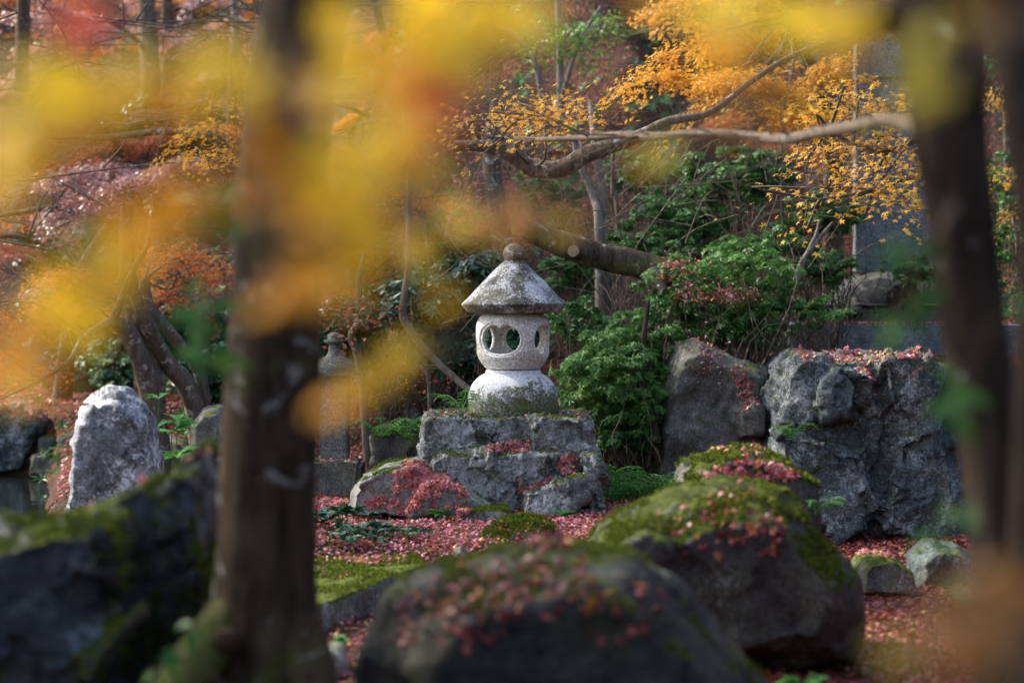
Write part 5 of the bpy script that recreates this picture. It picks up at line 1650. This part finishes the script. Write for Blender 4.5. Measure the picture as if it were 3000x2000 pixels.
def near_branch(label, twigpts, spots, size=0.055, cat='branch', seed=0, twig_r=0.0035, group='out of focus maple branches hanging near the viewer', face=0.55, name='maple_branch'):
    """spots: (px, py, Y, spread_px, n, kind)"""
    r = np.random.default_rng(seed + 500)
    if spots[0][2] < 2.5:
        twigpts = [(a_, b_, c_ * 1.42) for a_, b_, c_ in twigpts]
        spots = [(a_, b_, c_ * 1.42, d_, int(round(e_ * 1.2)), f_) for a_, b_, c_, d_, e_, f_ in spots]
        size *= 1.18
    tp = pp(twigpts)
    t = thing(name, label, cat, tuple(tp[0]), group)
    lst = [(tp, [twig_r * 1.5, twig_r, twig_r * 0.6], 6)]
    tpa = np.array(catmull(tp, 6))
    for (px, py, Y, sp, n_, kind) in spots:
        for i in range(int(round(n_ * (1.2 if kind in ('yellow', 'orange') else 1)))):
            p = at(px + r.normal() * sp, py + r.normal() * sp * 0.8, Y + r.normal() * 0.08)
            near = tpa[np.argmin(((tpa - p) ** 2).sum(1))]
            v = (CAM - Vector(p)).normalized()
            nn = Vector((v.x * face + r.normal() * 0.3, v.y * face + r.normal() * 0.3, v.z * face + 0.55 + r.normal() * 0.3)).normalized()
            rot = nn.to_track_quat('Z', 'Y').to_matrix().to_4x4() @ Matrix.Rotation(r.random() * 6.28, 4, 'Z')
            o = bpy.data.objects.new('leaf', LM[kind][int(r.integers(0, len(LM[kind])))])
            COL.objects.link(o)
            s = size * r.uniform(0.8, 1.2)
            o.matrix_local = Matrix.Translation(Vector(p - t['o'])) @ rot @ Matrix.Scale(s, 4)
            o.parent = t['e']
            lst.append(([near, (near + p) / 2 + np.array([0, 0, -0.004]), p], [twig_r * 0.35, twig_r * 0.25, twig_r * 0.2], 4))
    tubes('twig', lst, M['bark_thin'], t, per=3)
    return t


NB = near_branch
NB('blurred yellow maple branch across the upper left', [(-250, 260, 1.6), (150, 330, 1.55), (500, 250, 1.5), (800, 190, 1.5)],
   [(20, 300, 1.55, 60, 3, 'olive'), (60, 440, 1.5, 60, 4, 'yellow'), (210, 260, 1.5, 60, 4, 'yellow'), (330, 240, 1.5, 55, 6, 'yellow'), (300, 330, 1.5, 55, 3, 'yellow'), (480, 270, 1.5, 50, 3, 'orange'), (580, 250, 1.5, 50, 5, 'yellow'), (690, 260, 1.55, 45, 3, 'yellow'), (180, 370, 1.5, 60, 3, 'orange')], seed=1)
NB('blurred yellow leaves hanging down the left edge', [(-300, 300, 1.5), (-80, 480, 1.5), (-10, 640, 1.5)],
   [(0, 420, 1.5, 30, 3, 'yellow'), (10, 520, 1.5, 40, 4, 'yellow'), (0, 600, 1.5, 30, 2, 'yellow'), (40, 160, 1.6, 70, 2, 'olive')], seed=2)
NB('blurred gold maple spray slanting over the lower left', [(-250, 1250, 1.6), (100, 1000, 1.55), (300, 820, 1.5), (640, 620, 1.5)],
   [(40, 1060, 1.55, 70, 5, 'orange'), (130, 1000, 1.55, 70, 3, 'yellow'), (250, 870, 1.5, 60, 7, 'yellow'), (330, 780, 1.5, 50, 5, 'yellow'), (420, 690, 1.5, 60, 3, 'orange'), (530, 640, 1.5, 60, 3, 'orange'), (140, 760, 1.5, 70, 2, 'olive'), (0, 1140, 1.5, 40, 2, 'orange')], seed=3)
NB('blurred yellow leaves in front of the top of the tree trunk', [(1200, -250, 1.6), (1080, 50, 1.55), (1000, 240, 1.5), (840, 300, 1.5)],
   [(1030, 130, 1.5, 40, 4, 'yellow'), (985, 230, 1.5, 35, 3, 'yellow'), (850, 280, 1.5, 40, 3, 'brown'), (980, 60, 1.5, 30, 2, 'yellow'), (800, 440, 1.5, 40, 1, 'orange'), (1080, 210, 1.5, 50, 3, 'yellow')], seed=4)
NB('blurred yellow and orange leaves crossing the middle of the trunk', [(1350, 500, 1.6), (1100, 600, 1.5), (900, 720, 1.5), (700, 780, 1.5)],
   [(740, 620, 1.5, 40, 1, 'orange'), (900, 620, 1.5, 40, 2, 'orange'), (1040, 600, 1.5, 45, 5, 'yellow'), (1050, 700, 1.5, 45, 4, 'yellow'), (980, 780, 1.5, 40, 3, 'yellow'), (790, 840, 1.5, 35, 2, 'orange'), (920, 840, 1.5, 35, 4, 'orange'), (1020, 850, 1.5, 35, 2, 'yellow'), (780, 540, 1.5, 40, 2, 'brown')], seed=5)
NB('blurred yellow maple branch at the top centre', [(1150, -200, 1.6), (1250, 60, 1.6), (1400, 120, 1.55), (1560, 60, 1.5)],
   [(1180, 120, 1.55, 60, 5, 'yellow'), (1260, 60, 1.55, 60, 4, 'yellow'), (1370, 150, 1.5, 50, 5, 'yellow'), (1450, 60, 1.5, 60, 4, 'yellow'), (1540, 30, 1.5, 50, 3, 'yellow'), (1340, 30, 1.5, 60, 3, 'yellow'), (1120, 230, 1.5, 45, 3, 'orange')], seed=6)
NB('blurred red orange leaves below the top centre', [(1500, 100, 1.6), (1350, 230, 1.55), (1200, 320, 1.5)],
   [(1270, 265, 1.55, 40, 4, 'red'), (1190, 300, 1.55, 50, 2, 'orange'), (1330, 240, 1.55, 30, 1, 'orange'), (1110, 330, 1.5, 50, 3, 'yellow')], seed=7)
NB('blurred yellow leaves right of the trunk above the old lantern', [(1400, 350, 1.6), (1200, 430, 1.5), (1050, 480, 1.5)],
   [(1110, 430, 1.5, 45, 5, 'yellow'), (1210, 420, 1.5, 45, 2, 'orange'), (1160, 500, 1.5, 50, 4, 'yellow'), (1010, 470, 1.5, 40, 2, 'yellow'), (1000, 520, 1.5, 40, 3, 'yellow')], seed=8)
NB('blurred yellow leaf pair above the lantern tip', [(1750, 520, 1.8), (1560, 640, 1.7), (1370, 620, 1.6)],
   [(1375, 640, 1.7, 25, 3, 'yellow'), (1450, 650, 1.7, 18, 1, 'orange'), (1510, 600, 1.7, 16, 2, 'orange'), (1650, 680, 1.75, 12, 1, 'yellow'), (1590, 590, 1.6, 40, 2, 'brown')], seed=9, size=0.045)
NB('blurred orange and yellow leaf dangling left of the lantern roof', [(1260, 500, 1.9), (1230, 640, 1.85), (1215, 720, 1.8)],
   [(1215, 715, 1.85, 12, 1, 'orange'), (1225, 755, 1.8, 10, 1, 'yellow'), (1270, 900, 1.7, 40, 1, 'yellow')], seed=10, size=0.045)
NB('blurred ochre leaves in front of the old lantern', [(1350, 1000, 1.8), (1180, 1060, 1.75), (960, 1160, 1.7)],
   [(1195, 1045, 1.7, 8, 1, 'yellow'), (1135, 1075, 1.7, 10, 2, 'yellow'), (1070, 1105, 1.7, 10, 2, 'yellow'), (1010, 1135, 1.7, 10, 1, 'orange'), (950, 1200, 1.7, 12, 1, 'orange')], seed=11, size=0.05)
NB('single blurred yellow leaf right of centre above the shrubs', [(2050, 350, 1.8), (1980, 420, 1.8), (1905, 470, 1.8)],
   [(1870, 490, 1.8, 12, 1, 'yellow'), (1940, 450, 1.8, 12, 1, 'olive')], seed=12, size=0.045)
NB('blurred yellow maple branch at the top right', [(2750, -150, 1.7), (2450, 40, 1.65), (2200, 120, 1.6), (1950, 60, 1.6)],
   [(2060, 40, 1.6, 55, 4, 'yellow'), (2220, 80, 1.6, 55, 5, 'yellow'), (2330, 60, 1.6, 50, 5, 'yellow'), (2440, 60, 1.6, 50, 3, 'yellow'), (2560, 130, 1.6, 50, 2, 'orange'), (2150, 190, 1.6, 60, 2, 'orange'), (1900, 60, 1.6, 60, 2, 'orange')], seed=13)
NB('blurred brownish leaves over the dark gap at the upper right', [(2500, 100, 1.7), (2300, 260, 1.6), (2150, 330, 1.6)],
   [(2300, 300, 1.6, 60, 2, 'brown'), (2130, 330, 1.6, 60, 2, 'brown'), (1740, 300, 1.6, 60, 1, 'brown'), (1620, 340, 1.6, 50, 1, 'brown')], seed=14)
NB('blurred green gold leaves in front of the dark right trunk', [(3200, -50, 1.6), (2900, 120, 1.5), (2700, 260, 1.5)],
   [(2720, 180, 1.5, 30, 2, 'olive'), (2745, 270, 1.5, 30, 2, 'olive'), (2900, 90, 1.5, 40, 1, 'olive'), (2600, 380, 1.55, 45, 1, 'olive'), (2850, 30, 1.5, 40, 2, 'brown')], seed=15)
NB('blurred brown leaves in the bottom right corner', [(3200, 2100, 1.5), (2950, 1900, 1.45), (2780, 1750, 1.4)],
   [(2780, 1800, 1.45, 60, 5, 'brown'), (2900, 1850, 1.45, 60, 9, 'brown'), (2950, 1720, 1.45, 50, 6, 'brown'), (2780, 1930, 1.45, 60, 6, 'brown'), (2640, 1900, 1.45, 40, 1, 'olive')], seed=16)
NB('single blurred red leaf at the top left', [(300, -150, 1.8), (270, 0, 1.8), (240, 60, 1.8)],
   [(250, 25, 1.5, 14, 5, 'red'), (228, 85, 1.5, 12, 4, 'red')], seed=17, size=0.045)
gg = 'blurred evergreen sprigs near the viewer'
NB('blurred green sprig left of the trunk, upper', [(720, 560, 5.6), (630, 640, 5.6), (560, 700, 5.6)],
   [(610, 570, 5.6, 25, 4, 'green'), (580, 640, 5.6, 30, 5, 'green'), (660, 660, 5.6, 30, 4, 'green')], seed=18, size=0.085, group=gg, name='evergreen_sprig')
NB('blurred green sprig left of the trunk, lower', [(720, 850, 5.6), (620, 900, 5.6), (590, 1100, 5.6)],
   [(580, 890, 5.6, 25, 5, 'green'), (560, 950, 5.6, 25, 3, 'green'), (610, 1040, 5.6, 25, 5, 'green'), (600, 1110, 5.6, 15, 2, 'green')], seed=19, size=0.09, group=gg, name='evergreen_sprig')
NB('blurred green leaves hanging before the stone tortoise', [(2800, 600, 4.0), (2700, 760, 4.0), (2640, 960, 4.0)],
   [(2600, 740, 4.0, 25, 3, 'green'), (2660, 710, 4.0, 20, 2, 'green'), (2670, 900, 4.0, 14, 2, 'green'), (2655, 970, 4.0, 14, 2, 'green')], seed=20, size=0.07, group=gg, name='evergreen_sprig')
NB('blurred glossy leaves climbing the dark right trunk', [(2900, 1650, 4.4), (2850, 1400, 4.4), (2790, 1120, 4.4)],
   [(2780, 1130, 4.4, 25, 3, 'green'), (2790, 1200, 4.4, 30, 5, 'green'), (2720, 1560, 4.4, 30, 2, 'green'), (2850, 1540, 4.4, 20, 2, 'green'), (2975, 900, 3.4, 10, 1, 'green'), (2900, 1720, 3.2, 30, 2, 'green')], seed=21, size=0.065, group=gg, name='evergreen_sprig')
NB('blurred dark leaves at the top edge right of the trunk', [(1000, -120, 4.4), (1120, -20, 4.4), (1260, -10, 4.4)],
   [(1090, 10, 4.4, 20, 3, 'green'), (1140, 40, 4.4, 15, 1, 'green'), (1220, 10, 4.4, 25, 3, 'green')], seed=22, size=0.07, group=gg, name='evergreen_sprig')
NB('blurred green leaves at the root of the front tree', [(700, 2050, 6.8), (600, 1950, 6.8), (540, 1850, 6.8)],
   [(560, 1850, 6.8, 14, 3, 'green'), (480, 1930, 6.8, 16, 3, 'green'), (440, 1970, 6.8, 14, 2, 'green')], seed=23, size=0.07, group=gg, name='evergreen_sprig')


# ------------------------------------------------------------------ front trees' crowns thickened, and unseen trees added, to block sun and sky
def overhead(label, c, R, n, mat, parent=None, seed=0, trunk=None, size=0.11, name='tree'):
    r = np.random.default_rng(seed + 900)
    c, R = np.array(c, float), np.array(R, float)
    if parent is None:
        t = thing(name, label, 'tree', (c[0], c[1], float(tz(np.array([c[0]]), np.array([c[1]]))[0])))
        b = np.array(t['o'])
        tubes('trunk', [([b - np.array([0, 0, 0.2]), (b + c) / 2 + np.array([0.2, 0.1, 0]), c + np.array([0, 0, R[2] * 0.6])], [0.2, 0.15, 0.06], 12)], M['bark_dark'], t, wob=0.05)
    else:
        t = parent
    k = 40
    u = r.normal(size=(k, 3))
    u /= np.linalg.norm(u, axis=1)[:, None]
    cen = c + u * R * (r.random(k)[:, None] ** 0.4) * 0.85
    w = r.integers(0, k, n)
    P = cen[w] + r.normal(size=(n, 3)) * R * np.array([0.14, 0.14, 0.08])
    leaf_cloud('crown', P, r.normal(size=(n, 3)) * 0.5 + np.array([0, 0, 1]), r.uniform(0.7, 1.2, n) * size, 'star', M[mat], t, r)
    return t


overhead('', (-0.5, 6.6, 6.0), (4.2, 4.6, 1.4), 12000, 'maple_orange', parent=T1, seed=1, size=0.14)
overhead('', (2.8, 8.0, 6.4), (3.6, 4.6, 1.3), 11000, 'maple_orange', parent=T2, seed=2, size=0.14)
overhead('unseen maple added on the pond side to block sun, nearer', (-6.6, 10.6, 6.0), (2.6, 3.4, 2.0), 8000, 'maple_orange', seed=6, size=0.15, name='maple_tree')
overhead('unseen maple added on the pond side to shade the lantern, farther', (-7.2, 20.0, 6.8), (3.0, 3.8, 2.2), 9000, 'maple_orange', seed=7, size=0.15, name='maple_tree')
overhead('large unseen evergreen added at the right to block the sky', (7.5, 11.0, 4.0), (2.6, 5.0, 4.2), 8000, 'evergreen', seed=3, size=0.34, name='shade_evergreen')
overhead('large unseen evergreen added at the right to block the sky, nearer', (5.5, 3.5, 3.8), (2.4, 3.6, 4.0), 8000, 'evergreen', seed=4, size=0.34, name='shade_evergreen')
overhead('large unseen evergreen added behind the viewer to block the sky', (2.5, -5.0, 4.0), (4.5, 2.2, 4.4), 8000, 'evergreen', seed=5, size=0.34, name='shade_evergreen')
overhead('second unseen evergreen added behind the viewer to block the sky, to the left', (-4.5, -5.0, 4.0), (3.8, 2.2, 4.4), 7000, 'evergreen', seed=8, size=0.34, name='shade_evergreen')

overhead('dense unseen evergreen bush added by the near pond bank to darken the foreground', (-4.9, 4.5, 2.3), (1.3, 3.8, 2.2), 7000, 'evergreen', seed=9, size=0.25, name='shade_evergreen')
overhead('unseen maple added on the pond side to block sun, middle one', (-5.4, 8.2, 7.0), (2.4, 2.6, 1.8), 8000, 'maple_orange', seed=10, size=0.15, name='maple_tree')
overhead('tall unseen evergreen added beyond the pond to shade the slope', (-8.6, 26.0, 8.4), (3.0, 3.8, 2.6), 10000, 'evergreen', seed=11, size=0.24, name='shade_evergreen')
print('tris', sum(len(o.data.polygons) for o in scene.objects if o.type == 'MESH'))
